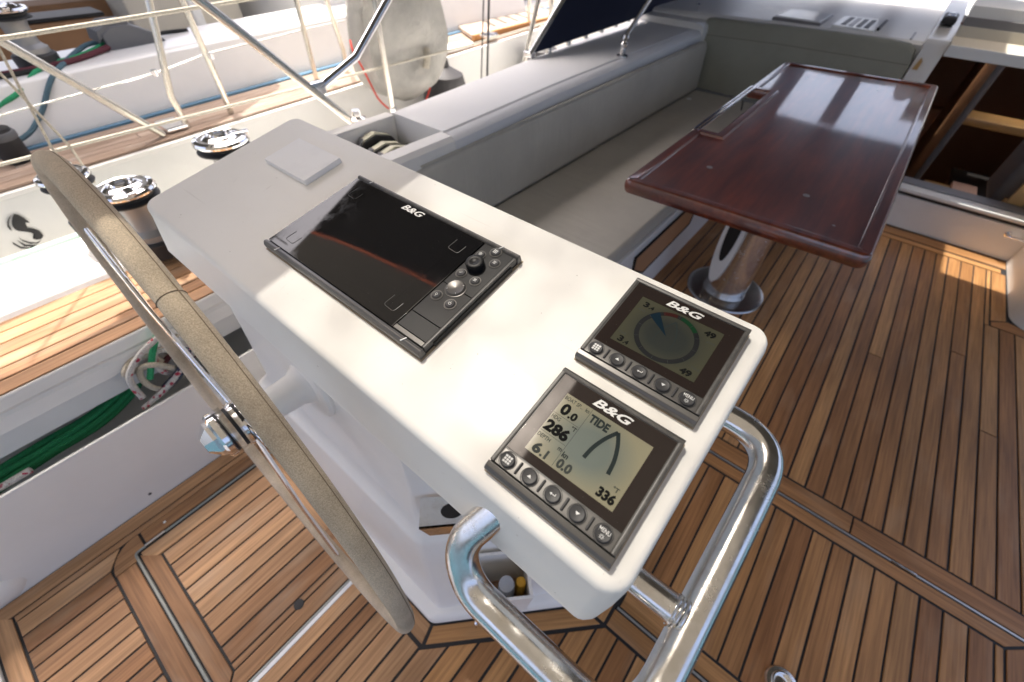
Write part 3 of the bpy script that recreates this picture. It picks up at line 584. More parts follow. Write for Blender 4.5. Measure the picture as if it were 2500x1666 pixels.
b = NB(); lathe(b, [(0, .0008), (.014, .0008), (.014, 0)], 24, Matrix.Translation(CH(p0, .06, .027, .4556)) @ Matrix.Rotation(R(45), 4, 'Z') @ Matrix.Scale(1.5, 4, (1, 0, 0))); wpart('hole', b, 'interior_dark', t_)
t_ = empty('storage_pocket', (-.10, .22, .07)); tag(t_, 'white open storage pocket on the pedestal holding small items', 'pocket')
p0 = (-.225, .150, 0)
def PK(s, d, z): return CH(p0, s, d, z)
zs0, zs1 = .095, .262
b = NB()
prof = [(.0, .0, zs1), (.0, .072, zs1)]
outer = [[PK(0, -.02, z), PK(0+.006*q, .075-.012*q, z), PK(.14-.006*q, .075-.012*q, z), PK(.14, -.02, z)] for z, q in ((zs0, 1), (zs1, 0))]
inner = [[PK(.006, -.014, z), PK(.006, .069, z), PK(.134, .069, z), PK(.134, -.014, z)] for z in (zs1, zs0+.02)]
loft(b, [outer[0], outer[1], inner[0], inner[1]]); wpart('bin', b, 'gelcoat', t_)
b = NB(); loft(b, [[PK(.0062, -.0135, z), PK(.0062, .0685, z), PK(.1338, .0685, z), PK(.1338, -.0135, z)] for z in (zs0+.021, zs0+.03)]); wpart('bottom', b, 'interior_wood', t_)
b = NB(); lathe(b, [(0, .12), (.016, .118), (.018, .10), (.018, 0), (0, 0)], 18, Matrix.Translation(PK(.088, .04, zs0+.031))); single('grey_bottle', b, 'grey_item', 'grey capped bottle standing in the storage pocket', 'bottle')
b = NB(); lathe(b, [(0, .105), (.010, .102), (.012, .09), (.012, 0), (0, 0)], 18, Matrix.Translation(PK(.120, .035, zs0+.031))); single('yellow_bottle', b, 'yellow_item', 'yellow bottle standing in the storage pocket', 'bottle')
b = NB(); tube(b, fillet([(-.165, .118, .10), (-.155, .100, .10), (-.155, .100, .072), (-.165, .118, .072)], .012), .0032, 8); single('tie_ring', b, 'stainless', 'small steel eye on the pedestal foot', 'eye')
# cover plate
b = NB(); t0 = box(NB(), (-.594, .153, -.0119), (-.484, .2195, -.0035), .0010); bmm = NB(); merge(bmm, t0)
for v in bmm.verts: v.co = CP(*v.co)
single('cover_plate', bmm, 'plate_white', 'thin white square cover plate on the console top', 'plate')
b.free()
# rail hoop
rail = empty('grab_rail', CP(.1, .05, -.11)); tag(rail, 'polished stainless grab rail hooped round the console corner', 'grab rail')
pts = fillet([CP(.030, .014, -.036), CP(.002, -.056, -.078), CP(.026, -.079, -.112), CP(.195, -.078, -.112), CP(.196, .10, -.110), CP(.196, .218, -.110), CP(.10, .218, -.110)], .05, 10)
b = NB(); tube(b, pts, .0157, 24); wpart('hoop', b, 'stainless', rail)
b = NB(); tube(b, [CP(.06, .020, -.110), CP(.194, .022, -.110)], .0135, 20); wpart('brace', b, 'stainless', rail)
b = NB()
for k in range(3): tube(b, [CP(.180+.0035*k, .0215, -.110)+CV*math.cos(a)*(.0138+.0012*k)+CN*math.sin(a)*(.0138+.0012*k) for a in [R(q) for q in range(0, 360, 20)]], .0016, 6, True)
wpart('weld_bead', b, 'stainless', rail)

# ------------------------------------------------------------------ instruments
def cyl(x, y, z0, prof, seg=28): return lathe(NB(), prof, seg, Matrix.Translation((x, y, z0)))
def bb(a, c, bev=0): return box(NB(), a, c, bev)
def tri(name, u, v, label):
    r = empty(name, CP(u, v, -.0122), (TILT, 0, 0)); tag(r, label, 'display', 'sailing displays on the console')
    fin(bb((0, .0, 0), (.118, .115, .0075), .0012), 'housing', 'bezel_plastic', r)
    fin(bb((-.0011, -.0012, -.0006), (.1191, .1162, .0010), .0004), 'sealant_bead', 'sealant', r)
    fin(bb((.0012, .0075, .004), (.1168, .1145, .0108), .0016), 'bezel', 'bezel_plastic', r)
    bm = NB(); prism_ax(bm, [(-.0006, .002), (-.0006, .0078), (.002, .0102), (.0068, .0108), (.0068, .002)], -.0005, .1185, 'x', .0006); fin(bm, 'bottom_lip', 'bezel_silver', r)
    bm = NB(); prism_ax(bm, [(.1096, .006), (.1096, .0116), (.1125, .0124), (.1152, .0105), (.1152, .006)], 0, .118, 'x', .0005); fin(bm, 'top_lip', 'bezel_plastic', r)
    for x0, x1 in ((0, .0042), (.1138, .118)): fin(bb((x0, .0075, .006), (x1, .1125, .0118), .0011), 'side_rail', 'bezel_plastic', r)
    g = fin(bb((.0048, .0238, .008), (.1132, .1092, .01125), .0003), 'glass', 'glass_brown', r)
    fin(bb((.0046, .0078, .006), (.1134, .0228, .0111), .0006), 'button_panel', 'bezel_silver', r)
    for i, x in enumerate((.0129, .0354, .0579, .0804, .1030)):
        bm = cyl(x, .0153, .0105, [(.0077, .0), (.0077, .0012), (.0071, .0012), (.0071, .0004), (.0066, .0005), (.0064, .0020), (.0054, .0026), (.003, .0023), (0, .0022)]); bt = fin(bm, 'button', 'button_rubber', r)
        bm = NB(); z = .0134
        if i == 0:
            for a in range(3):
                for c in range(3): box(bm, (x-.0033+a*.0024, .0153-.0033+c*.0024, z-.0003), (x-.0033+a*.0024+.0018, .0153-.0033+c*.0024+.0018, z))
        elif i in (1, 3):
            s = 1 if i == 1 else -1; prism(bm, [(x-.0019, .0153-.001*s), (x+.0019, .0153-.001*s), (x, .0153+.0014*s)], z-.0003, z)
        elif i == 2:
            box(bm, (x-.0016, .0150, z-.0003), (x+.0024, .0155, z)); box(bm, (x+.0019, .0155, z-.0003), (x+.0024, .0168, z)); prism(bm, [(x-.0026, .01525), (x-.0010, .0141), (x-.0010, .0164)], z-.0003, z)
        else:
            bm.free(); bm = text_bm('MENU', x-.0046, .0158, x+.0046, .0190, z+.0002, .012)
            for k in range(8): a = R(45*k); tube(bm, [(x+math.cos(a)*.0007, .0128+math.sin(a)*.0007, z), (x+math.cos(a)*.0019, .0128+math.sin(a)*.0019, z)], .00028, 4)
        fin(bm, 'symbol', 'print_white', bt, sharp=None)
    for x in (.0240, .0468, .0692, .0916): fin(bb((x-.0011, .0098, .0108), (x+.0011, .0212, .0125), .0009), 'ridge', 'button_rubber', r)
    fin(text_bm('B&G', .0402, .0978, .0768, .1060, .01137, .026, .30), 'logo', 'print_white', r, sharp=None)
    return r
Z1 = .01142; Z2 = .01152
r1 = tri('sailing_display', 0, 0, 'square display reading TIDE and 286, nearer the console edge')
r2 = tri('sailing_display', -.0009, .1330, 'square display with round wind dial, farther along the console')
def scr(r, nm, m, bm): return fin(bm, nm, m, r, sharp=None)
mm = .001
def tx(r, par, s, x0, y0, x1, y1, m='ink', bold=.0): return fin(text_bm(s, x0*mm, y0*mm, x1*mm, y1*mm, Z2, bold), 'print', m, par, sharp=None)
s1 = scr(r1, 'screen', 'lcd_light', flat(NB(), [(.0173, .0320), (.1002, .0322), (.1002, .0943), (.0173, .0940)], Z1))
for a in ((s1, 'BOAT SP...  kn', 18.2, 88.0, 42.6, 91.8, 'ink_soft', .01), (s1, '0', 21.0, 74.2, 29.2, 85.8, 'ink', .05), (s1, '.0', 29.8, 74.2, 37.6, 82.0, 'ink', .05), (s1, 'HDG', 18.4, 67.4, 27.0, 71.0, 'ink_soft', .01), (s1, '286', 18.4, 54.6, 41.4, 66.0, 'ink', .055), (s1, '°T', 38.4, 67.2, 43.0, 71.2, 'ink', .02),
          (s1, 'DEPTH', 18.4, 47.4, 30.8, 51.0, 'ink_soft', .01), (s1, '6', 21.8, 33.4, 29.6, 43.4, 'ink_grey', .05), (s1, '.1', 30.2, 33.4, 36.4, 41.6, 'ink_grey', .05), (s1, 'm', 39.6, 46.6, 43.2, 49.4, 'ink_soft', .02), (s1, 'kn', 45.2, 44.0, 50.6, 49.0, 'ink_soft', .03), (s1, '0.0', 45.6, 34.4, 58.8, 43.0, 'ink_grey', .05),
          (s1, 'TIDE', 45.6, 82.2, 64.0, 90.2, 'ink_soft', .05), (s1, '336', 82.8, 35.0, 98.0, 43.8, 'ink', .055), (s1, '°T', 91.4, 45.6, 96.6, 49.8, 'ink_soft', .02)):
    tx(r1, a[0], *a[1:6], a[6], a[7])
def band(pts, wd, z):       # flat curved ribbon of given width
    bm = NB(); pts = [Vector(p) for p in pts]; L = []; Rr = []
    for i, p in enumerate(pts):
        t = (pts[min(i+1, len(pts)-1)]-pts[max(i-1, 0)]).normalized(); n = Vector((-t.y, t.x)); ww = wd[i] if isinstance(wd, list) else wd
        L.append(bm.verts.new((p.x+n.x*ww/2, p.y+n.y*ww/2, z))); Rr.append(bm.verts.new((p.x-n.x*ww/2, p.y-n.y*ww/2, z)))
    for i in range(len(pts)-1): bm.faces.new((L[i], L[i+1], Rr[i+1], Rr[i]))
    return bm
lp = [Vector((x*mm, y*mm)) for x, y in ((71.6, 88.4), (66.0, 78), (62.0, 66), (60.4, 54))]
sp = [Vector((p.x, p.y)) for p in spline([(*p, 0) for p in lp], 6)]
bm = band(sp, .0034, Z2); sp2 = [Vector((.1432-p.x, p.y)) for p in sp]; t2 = band(sp2, .0034, Z2); merge(bm, t2); fin(bm, 'print', 'ink_soft', s1, sharp=None)
bm = NB(); box(bm, (.0180, .0724, Z2-.0001), (.0430, .0727, Z2)); box(bm, (.0180, .0530, Z2-.0001), (.0430, .0533, Z2)); box(bm, (.0437, .033, Z2-.0001), (.0440, .0935, Z2)); fin(bm, 'print', 'ink_grey', s1, sharp=None)
s2 = scr(r2, 'screen', 'lcd_dark', flat(NB(), [(.0173, .0325), (.1002, .0335), (.1002, .0955), (.0173, .0945)], Z1))
cx, cy = .0588, .0632
def arc(a0, a1, r, wd, z, n=40): return band([Vector((cx+math.sin(R(a0+(a1-a0)*i/n))*r, cy+math.cos(R(a0+(a1-a0)*i/n))*r)) for i in range(n+1)], wd, z)
fin(arc(0, 360, .0272, .0046, Z2), 'print', 'ink_dark', s2, sharp=None)
fin(arc(-32, -4, .0272, .0044, Z2+.00006, 16), 'print', 'ink_red', s2, sharp=None)
fin(arc(4, 46, .0272, .0044, Z2+.00006, 16), 'print', 'ink_green', s2, sharp=None)
bm = NB()
for k in range(0, 360, 30): a = R(k); tube(bm, [(cx+math.sin(a)*.0257, cy+math.cos(a)*.0257, Z2+.0001), (cx+math.sin(a)*.0287, cy+math.cos(a)*.0287, Z2+.0001)], .00014, 4)
fin(bm, 'print', 'ink_grey', s2, sharp=None)
bm = flat(NB(), [(.0336, .0775), (.0404, .0860), (.0586, .0632)], Z2+.00012); fin(bm, 'print', 'ink_blue', s2, sharp=None)
lp = spline([(.0588, .0838, 0), (.0530, .0728, 0), (.0502, .063, 0), (.0498, .052, 0)], 5); wd = [.0016-.0012*i/(len(lp)-1) for i in range(len(lp))]
bm = band([Vector((p.x, p.y)) for p in lp], wd, Z2); merge(bm, band([Vector((.1176-p.x, p.y)) for p in lp], wd, Z2)); fin(bm, 'print', 'ink_soft', s2, sharp=None)
for a in (('3', 22.8, 83.6, 28.2, 90.6, 'ink', .05), ('.4', 29.0, 83.6, 34.0, 88.2, 'ink', .05), ('AWS', 20.6, 77.4, 28.2, 80.4, 'ink_grey', 0), ('TWS', 19.4, 43.0, 27.0, 46.0, 'ink_grey', 0), ('3', 22.8, 34.4, 28.2, 41.6, 'ink', .05), ('.4', 29.0, 34.4, 34.0, 39.2, 'ink', .05), ('49', 84.6, 84.4, 95.2, 91.6, 'ink', .05), ('AWA', 90.4, 77.6, 98.6, 80.6, 'ink_grey', 0), ('TWA', 91.0, 44.8, 99.2, 47.8, 'ink_grey', 0), ('49', 84.6, 35.2, 95.2, 42.4, 'ink', .05)): tx(r2, s2, *a[:5], a[5], a[6])
# chart plotter
r = empty('chart_plotter', CP(-.4152, .0429, -.0122), (TILT, 0, 0)); tag(r, 'wide black chart plotter with dark screen and keypad', 'chart plotter')
fin(bb((.0015, .003, 0), (.2898, .1595, .009), .0015), 'housing', 'black_plastic', r)
fin(bb((-.0012, -.0014, -.0006), (.2927, .1644, .0010), .0004), 'sealant_bead', 'sealant', r)
for y0, y1, s in ((-.0002, .0078, -1), (.1555, .1630, 1)):
    bm = NB(); pr = [(y0, .002), (y0, .0085), (y0+.002, .0118), ((y0+y1)/2, .0128), (y1-.001, .0116), (y1, .002)]
    prism_ax(bm, pr, 0, .2915, 'x', .0006); bar = fin(bm, 'trim_bar', 'bezel_silver' if s < 0 else 'bezel_plastic', r)
    for x in (.0287, .2645):
        bm = NB(); loft(bm, [[Vector((x-.0006+(.003 if q else 0), y, .0123)), Vector((x+.0006+(.003 if q else 0), y, .0123)), Vector((x+.0006+(.003 if q else 0), y, .0132)), Vector((x-.0006+(.003 if q else 0), y, .0132))] for y, q in ((y0+.0008, 0), (y1-.0008, 1))]); fin(bm, 'tick', 'print_white', bar)
g = fin(bb((.0022, .0082, .006), (.2428, .1552, .0118), .0004), 'glass', 'glass_black', r)
bm = flat(NB(), [(.026, .023), (.2185, .023), (.2185, .1395), (.026, .1395)], .01188); fin(bm, 'screen', 'glass_black', r)
fin(text_bm('B&G', .1068, .1440, .1448, .1536, .01196, .026, .30), 'logo', 'print_white', r, sharp=None)
for x, y in ((.030, .130), (.0305, .0285), (.220, .132), (.2215, .030)):
    pts = fillet([(x-.008, y+.009, 0), (x-.009, y-.007, 0), (x+.008, y-.008, 0), (x+.009, y+.006, 0)], .004); bm = NB(); tube(bm, [(p.x, p.y, .0119) for p in pts], .00035, 4); fin(bm, 'adhesive_mark', 'faint_mark', r)
for y0, y1 in ((.1555-.0712, .1552), (.0362, .0836), (.0146, .0355), (.0085, .0138)): fin(bb((.2440, y0, .005), (.2870, y1, .0112 if y0 > .01 else .0118), .0005), 'keypad_panel', 'black_plastic' if y0 > .012 else 'bezel_silver', r)
fin(bb((.2874, .0085, .004), (.2905, .155, .0118), .0008), 'side_trim', 'bezel_plastic', r)
fin(bb((.2895, .02, .001), (.2922, .145, .0075), .0006), 'side_foot', 'black_plastic', r)
def keys(x, y, rad): return cyl(x, y, .0108, [(rad*1.14, 0), (rad*1.14, .0009), (rad*1.04, .0009), (rad, .0004), (rad*.97, .0021), (rad*.8, .0027), (rad*.4, .0024), (0, .0023)])
for x, y, rad, sy in ((.2525, .1376, .0047, 'wheel'), (.2646, .1500, .0055, 'grid'), (.2750, .1360, .0050, 'menu'), (.2529, .1039, .0049, 'check'), (.2742, .1038, .0049, 'cross'), (.2525, .0652, .0050, 'mark'), (.2737, .0643, .0052, 'power')):
    rad *= 1.1; bt = fin(keys(x, y, rad), 'key', 'button_rubber', r); fin(lathe(NB(), [(rad*1.03, .0110), (rad*1.05, .0122), (rad*1.2, .0122), (rad*1.23, .0110)], 28, Matrix.Translation((x, y, 0))), 'key_rim', 'bezel_silver', bt); bm = NB(); z = .0135
    if sy == 'grid':
        for a in range(3):
            for c in range(3): box(bm, (x-.0024+a*.0018, y-.0024+c*.0018, z-.0003), (x-.0024+a*.0018+.0012, y-.0024+c*.0018+.0012, z))
    elif sy == 'menu':
        for k in (-1, 0, 1): tube(bm, [(x-.0016, y+k*.0014, z), (x+.0016, y+k*.0014, z)], .0003, 4)
    elif sy == 'check': tube(bm, [(x-.0014, y, z), (x-.0005, y-.0013, z), (x+.0016, y+.0013, z)], .0003, 4)
    elif sy == 'cross': tube(bm, [(x-.0015, y-.0015, z), (x+.0015, y+.0015, z)], .0004, 4); tube(bm, [(x-.0015, y+.0015, z), (x+.0015, y-.0015, z)], .0004, 4)
    elif sy == 'mark': tube(bm, [(x+math.sin(R(a))*.0012, y+.0004+math.cos(R(a))*.0012, z) for a in range(0, 360, 40)], .0003, 4, True); tube(bm, [(x, y-.0008, z), (x, y-.0024, z)], .0003, 4)
    elif sy == 'wheel':
        tube(bm, [(x+math.sin(R(a))*.0018, y+math.cos(R(a))*.0018, z) for a in range(0, 360, 30)], .0003, 4, True)
        for a in (0, 60, 120): tube(bm, [(x+math.sin(R(a))*.0018, y+math.cos(R(a))*.0018, z), (x-math.sin(R(a))*.0018, y-math.cos(R(a))*.0018, z)], .00022, 4)
    else: tube(bm, [(x+math.sin(R(a))*.0016, y+math.cos(R(a))*.0016, z) for a in range(40, 321, 28)], .0003, 4); tube(bm, [(x, y+.0004, z), (x, y+.0022, z)], .0003, 4)
    fin(bm, 'symbol', 'print_white', bt, sharp=None)
bt = fin(cyl(.2633, .0839, .0108, [(.0122, 0), (.0122, .001), (.0112, .0012), (.011, .0005), (.0107, .0024), (.0095, .0033), (.0085, .0031), (.0055, .0024), (0, .0020)], 40), 'cursor_pad', 'bezel_silver', r)
bm = NB()
for k in range(4): a = R(45+90*k); tube(bm, [(.2633+math.cos(a)*.0082, .0839+math.sin(a)*.0082, .0142), (.2633+math.cos(a)*.0100, .0839+math.sin(a)*.0100, .0142)], .0003, 4)
fin(bm, 'symbol', 'print_white', bt, sharp=None)
kb = fin(cyl(.2600, .1205, .0108, [(.0115, 0), (.0115, .001), (.0102, .0012), (.0100, .003), (.0102, .0082), (.0096, .0098), (.008, .0106), (.0055, .0105), (.0045, .0098), (.002, .0092), (0, .0091)], 40), 'rotary_knob', 'black_plastic', r)
bm = NB()
for k in range(44): a = 2*math.pi*k/44; tube(bm, [(.26+math.cos(a)*.0102, .1205+math.sin(a)*.0102, .0140), (.26+math.cos(a)*.0102, .1205+math.sin(a)*.0102, .0190)], .00035, 4)
fin(bm, 'grip_rib', 'black_plastic', kb, kind='stuff')

# ------------------------------------------------------------------ steering wheel
WC = Vector((-.626, .012, .582)); wt = .052; E1 = Vector((math.cos(-.015), math.sin(-.015), 0)); E2 = Vector((.015*math.sin(wt), math.sin(wt), math.cos(wt))); E3 = E1.cross(E2)   # E3 points aft (-y)
def WP(a, r_, d=0): return WC+(E1*math.cos(R(a))+E2*math.sin(R(a)))*r_+E3*d
whl = empty('steering_wheel', WC); tag(whl, 'leather wrapped steering wheel with chrome hub', 'steering wheel')
b = NB(); N = 180
pts = [WP(360*k/N, .45) for k in range(N)]
def rimring(k):
    a = 360*k/N; c = WP(a, .45); rad = (c-WC).normalized(); rr = .0132
    if abs((a-63.5+180) % 360-180) < 1.2: rr = .0126
    return [c+(rad*math.cos(2*math.pi*j/28)+E3*math.sin(2*math.pi*j/28))*rr*(1.0+(.03 if j in (13, 14, 15) else 0)) for j in range(28)]
rings = [rimring(k) for k in range(N)]; loft(b, rings+[rings[0]], True, (False, False)); bmesh.ops.remove_doubles(b, verts=b.verts[:], dist=1e-5)
rim = wpart('rim', b, 'suede', whl, sharp=None)
for p in rim.data.polygons: p.use_smooth = True
b = NB(); tube(b, [WC+(WP(360*k/N, .45)-WC).normalized()*(.45+.0106)-E3*.0078 for k in range(N)], .0006, 5, True); W(b, whl); fin(b, 'stitching', 'thread_tan', rim)
b = NB(); a = 63.5; c = WP(a, .45); rad = (c-WC).normalized(); tube(b, [c+(rad*math.cos(R(q))+E3*math.sin(R(q)))*.0130 for q in range(0, 360, 10)], .0004, 5, True); W(b, whl); fin(b, 'wrap_seam', 'thread_tan', rim)
for a in (147, 287, 37):
    b = NB(); tg = (E2*math.cos(R(a))-E1*math.sin(R(a)))
    rg = []
    for s, hw, dd in ((.030, .012, -.006), (.10, .009, -.004), (.25, .0075, 0), (.38, .0085, 0), (.437, .012, 0)):
        c = WP(a, s, dd); rad = E3
        rg.append([c+tg*math.cos(2*math.pi*j/12)*hw+rad*math.sin(2*math.pi*j/12)*.0045 for j in range(12)])
    loft(b, rg); wpart('spoke', b, 'chrome', whl)
MX = Matrix((( *(E1), 0), (0, 0, 0, 0), (0, 0, 0, 0), (0, 0, 0, 1)))
MX = Matrix(((E1.x, E2.x, E3.x, WC.x), (E1.y, E2.y, E3.y, WC.y), (E1.z, E2.z, E3.z, WC.z), (0, 0, 0, 1)))
b = NB(); lathe(b, [(.0, -.13), (.021, -.13), (.021, -.02), (.040, -.018), (.043, -.014), (.043, -.008), (.038, -.007), (.038, -.003), (.044, -.002), (.044, .006), (.038, .007), (.038, .011), (.045, .012), (.045, .021), (.039, .022), (.039, .027), (.045, .028), (.045, .037), (.040, .041), (0, .041)], 44, MX)
hub = wpart('hub', b, 'chrome', whl)
b = NB()
for z in (-.005, .009, .0245): lathe(b, [(.0384, z-.0022), (.0392, z-.0022), (.0392, z+.0022), (.0384, z+.0022)], 44, MX)
wpart('hub_groove', b, 'rubber_black', hub, base=whl)
b = NB(); lathe(b, [(.034, .041), (.034, .047), (.016, .062), (0, .063)], 8, MX); wpart('hub_nut', b, 'chrome', hub, base=whl, sharp=10)

# ------------------------------------------------------------------ cockpit table
ZT = .68; tb = empty('cockpit_table', (-.16, 1.85, 0)); tag(tb, 'varnished mahogany cockpit table with raised edge on a steel column', 'table')
P4 = [Vector((-.488, 1.142)), Vector((.1535, 1.183)), Vector((.154, 2.880)), Vector((-.489, 2.798))]
def tz(y): return (y-1.15)*.0117
def bil(s, t): return P4[0].lerp(P4[1], s).lerp(P4[3].lerp(P4[2], s), t)
def rc(c, p, n, r=.022):
    d1 = (p-c).normalized(); d2 = (n-c).normalized(); a, e = c+d1*r, c+d2*r
    return [a*(1-t)**2+c*2*t*(1-t)+e*t*t for t in (0, .25, .5, .75, 1)]
out = rc(P4[0], bil(0, .3), P4[1])+rc(P4[1], P4[0], P4[2])+rc(P4[2], P4[1], P4[3])+rc(P4[3], P4[2], bil(0, .7))+[bil(.0, .672), bil(.125, .672), bil(.125, .315), bil(0, .315)]
def tilt(bm):
    for v in bm.verts: v.co.z += tz(v.co.y)
    return bm
tp = NB()
for s0, s1, t0, t1 in ((.05, .95, .0195, .294), (.176, .95, .294, .693), (.05, .95, .693, .9805)):
    prism(tp, [bil(s0, t0), bil(s1, t0), bil(s1, t1), bil(s0, t1)], ZT-.036, ZT-.0065)
bmesh.ops.remove_doubles(tp, verts=tp.verts[:], dist=1e-5)
top = wpart('table_top', tilt(tp), 'mahogany', tb)
b = NB(); prf = [(.004, -.040), (.000, -.034), (-.003, -.022), (-.002, -.010), (.002, -.002), (.007, .001), (.026, .001), (.030, -.0005), (.0315, -.004), (.0335, -.0035), (.0355, -.0065), (.0355, -.038)]
loft(b, [[(p.x, p.y, ZT+z) for p in (offs(out, o_) if abs(o_) > 1e-6 else out)] for o_, z in prf], True, (False, False)); wpart('fiddle_rim', tilt(b), 'mahogany', tb, sharp=30)
for dd in (0, .024):
    p, q = bil(.004+dd, .300), bil(.004+dd, .688); b = NB(); tube(b, [(p.x, p.y, ZT-.003+tz(p.y)), (q.x, q.y, ZT-.003+tz(q.y))], .0055, 10); wpart('handle_bar', b, 'chrome', tb)
p = bil(.03, .60); b = NB(); tube(b, [(p.x, p.y, ZT-.008), (p.x+.004, p.y+.02, ZT-.05)], .003, 6); wpart('latch', b, 'rubber_black', tb)
for x, y in ((-.328, 1.40), (-.047, 1.412), (-.336, 2.60), (-.050, 2.63), (.05, 1.29)):
    b = NB(); lathe(b, [(0, .0005), (.003, .0006), (.005, .0018), (.0085, .0012), (.0095, 0)] if y < 1.5 and x < 0 else [(0, .001), (.003, .0009), (.004, 0)], 16, Matrix.Translation((x, y, ZT-.0064+tz(y)))); wpart('plug', b, 'drum_metal', tb)
# column
b = NB(); lathe(b, [(0, .012), (.15, .010), (.168, .006), (.172, 0)], 48, Matrix.Translation((-.165, 1.83, 0)) @ Matrix.Scale(1.0, 4)); wpart('foot', b, 'foot_metal', tb)
b = NB()
loft(b, [[Vector((-.165+rx*math.cos(R(a)), yc+ry*math.sin(R(a)), z)) for a in range(0, 360, 12)] for z, rx, ry, yc in ((.008, .095, .085, 1.81), (.03, .090, .08, 1.81), (.3, .085, .075, 1.82), (.62, .095, .09, 1.84), (.645, .13, .13, 1.84))]); wpart('column', b, 'stainless', tb)
def pl_ell(zc, hw, hh, dy, m, nm):
    b = NB(); rg = []
    for e in (0, .006):
        rg.append([Vector((-.218+.035+hw*math.cos(R(a))*1.0-.04, 1.742+dy-e, zc+hh*math.sin(R(a)))) for a in range(0, 360, 12)])
    loft(b, rg); return wpart(nm, b, m, tb)
pl_ell(.30, .040, .225, -.005, 'gelcoat', 'release_plate'); pl_ell(.345, .024, .155, -.010, 'interior_dark', 'release_slot')

# ------------------------------------------------------------------ winches
def winch(loc, s, label, dark=False, base=True):
    t_ = empty('winch', loc); tag(t_, label, 'winch', 'winches beside the helm')
    def L_(nm, pr, m, par=t_, seg=40): return fin(lathe(NB(), [(a*s, z*s) for a, z in pr], seg), nm, m, par)
    if base: L_('base', [(0, 0), (.078, 0), (.080, .004), (.080, .050), (.072, .056), (0, .056)], 'rubber_black'); 
    L_('skirt', [(.066, .050), (.066, .075), (.056, .082), (.050, .090)], 'drum_metal')
    L_('drum', [(.050, .088), (.047, .105), (.045, .130), (.047, .155), (.054, .172), (.060, .176)], 'drum_metal')
    L_('self_tailer', [(.055, .174), (.078, .178), (.080, .182), (.068, .190), (.068, .194), (.080, .202), (.078, .206), (.05, .206)], 'rubber_black')
    c = L_('cap', [(.079, .203), (.081, .209), (.077, .216), (.066, .219), (.060, .216), (.052, .217), (.044, .224), (.036, .226), (.032, .222), (.026, .222), (.022, .228), (.015, .228), (.0135, .214), (0, .213)], 'chrome')
    L_('cap_groove', [(.063, .2175), (.0615, .2188), (.0585, .2180), (.0570, .2165)], 'rubber_black', c); L_('socket_ring', [(.0318, .2223), (.030, .2236), (.027, .2228)], 'rubber_black', c)
    b = NB(); box(b, (.035*s, -.012*s, .216*s), (.085*s, .012*s, .226*s), .004*s); fin(b, 'feeder_arm', 'chrome', t_)
    return t_
winch((-1.515, .175, .470), .93, 'tall chrome topped winch just left of the console corner')
o = winch((-1.60, .49, .470), 1.02, 'chrome topped winch behind the console near its back corner'); o.rotation_euler.z = R(70)
o = winch((-1.715, .09, .500), .80, 'smaller chrome and black winch half hidden behind the wheel', base=True); o.rotation_euler.z = R(150)

# ------------------------------------------------------------------ ropes in the port locker
random.seed(3)
for i in range(7):
    zo = .235+.012*(i % 3); xo = -1.195-.012*(i % 4)
    pts = [(xo+random.uniform(-.006, .006), -.62, zo-.02), (xo-.01, -.45, zo+random.uniform(-.008, .012)), (xo-.02+random.uniform(-.01, .01), -.33, zo+.008), (xo-.025, -.22, zo+.012), (xo-.045, -.13, zo+.03), (xo-.055, -.07, zo+.07), (xo-.06, -.02, zo+.10)]
    b = NB(); tube(b, spline(pts, 5), .0085, 8); single('coiled_line', b, 'rope_green', ['green line nearest the locker panel in the port locker', 'second green line of the port locker coil', 'middle green line of the port locker coil', 'green line at the outboard side of the locker coil', 'green line topmost on the locker coil', 'low green line under the locker coil', 'green line in the heart of the locker coil'][i], 'rope', 'green lines in the port locker', sharp=None)
def loop(c, rx, rz, y, ph=0, n=14, tw=.02):
    return [(c[0]+.012*math.sin(a*2+ph)-.01, y+rx*math.cos(a), c[2]+rz*math.sin(a)+tw*math.sin(a*.5)) for a in [2*math.pi*k/n for k in range(n)]]
for i, (y, z, rx, rz, m, nm) in enumerate(((-.06, .345, .045, .055, 'rope_cream', 'cream rope loop hanging at the end of the port locker'), (-.02, .36, .04, .05, 'rope_white_red', 'white rope loop with red flecks hung in the port locker'), (-.075, .385, .05, .025, 'rope_cream', 'cream rope loop draped over the locker lip'), (-.01, .33, .05, .04, 'rope_maroon', 'dark maroon rope loop tangled in the port locker'), (.02, .37, .045, .05, 'rope_cream', 'cream rope loop beside the black strap'))):
    b = NB(); tube(b, spline(loop((-1.168-.010*i, 0, z-.032), rx*.78, rz*.78, y+.012, i), 2), .0078, 8, False); single('rope_loop', b, m, nm, 'rope', 'rope bundle in the port locker', sharp=None)
for i, (pts, m, lb) in enumerate((([(-1.165, -.11, .30), (-1.17, -.10, .37), (-1.18, -.05, .41), (-1.19, .02, .43)], 'rope_white_red', 'red flecked rope rising behind the wheel rim'), ([(-1.155, -.125, .275), (-1.155, -.05, .30), (-1.16, .03, .345), (-1.17, .08, .40)], 'rope_white_red', 'red flecked rope across the end of the locker'), ([(-1.165, -.06, .29), (-1.16, -.005, .32), (-1.165, .04, .37)], 'rope_navy', 'black strap among the locker ropes'), ([(-1.18, -.07, .33), (-1.19, -.02, .40), (-1.2, .03, .45)], 'rope_lightgreen', 'bright green rope end in the locker bundle'), ([(-1.16, -.60, .25), (-1.165, -.50, .275), (-1.155, -.41, .285), (-1.15, -.36, .29)], 'rope_white_red', 'red flecked rope lying over the green coil at the left edge'))):
    b = NB(); tube(b, spline(pts, 6), .0115 if m == 'rope_navy' else .008, 8); single('locker_rope', b, m, lb, 'rope', sharp=None)
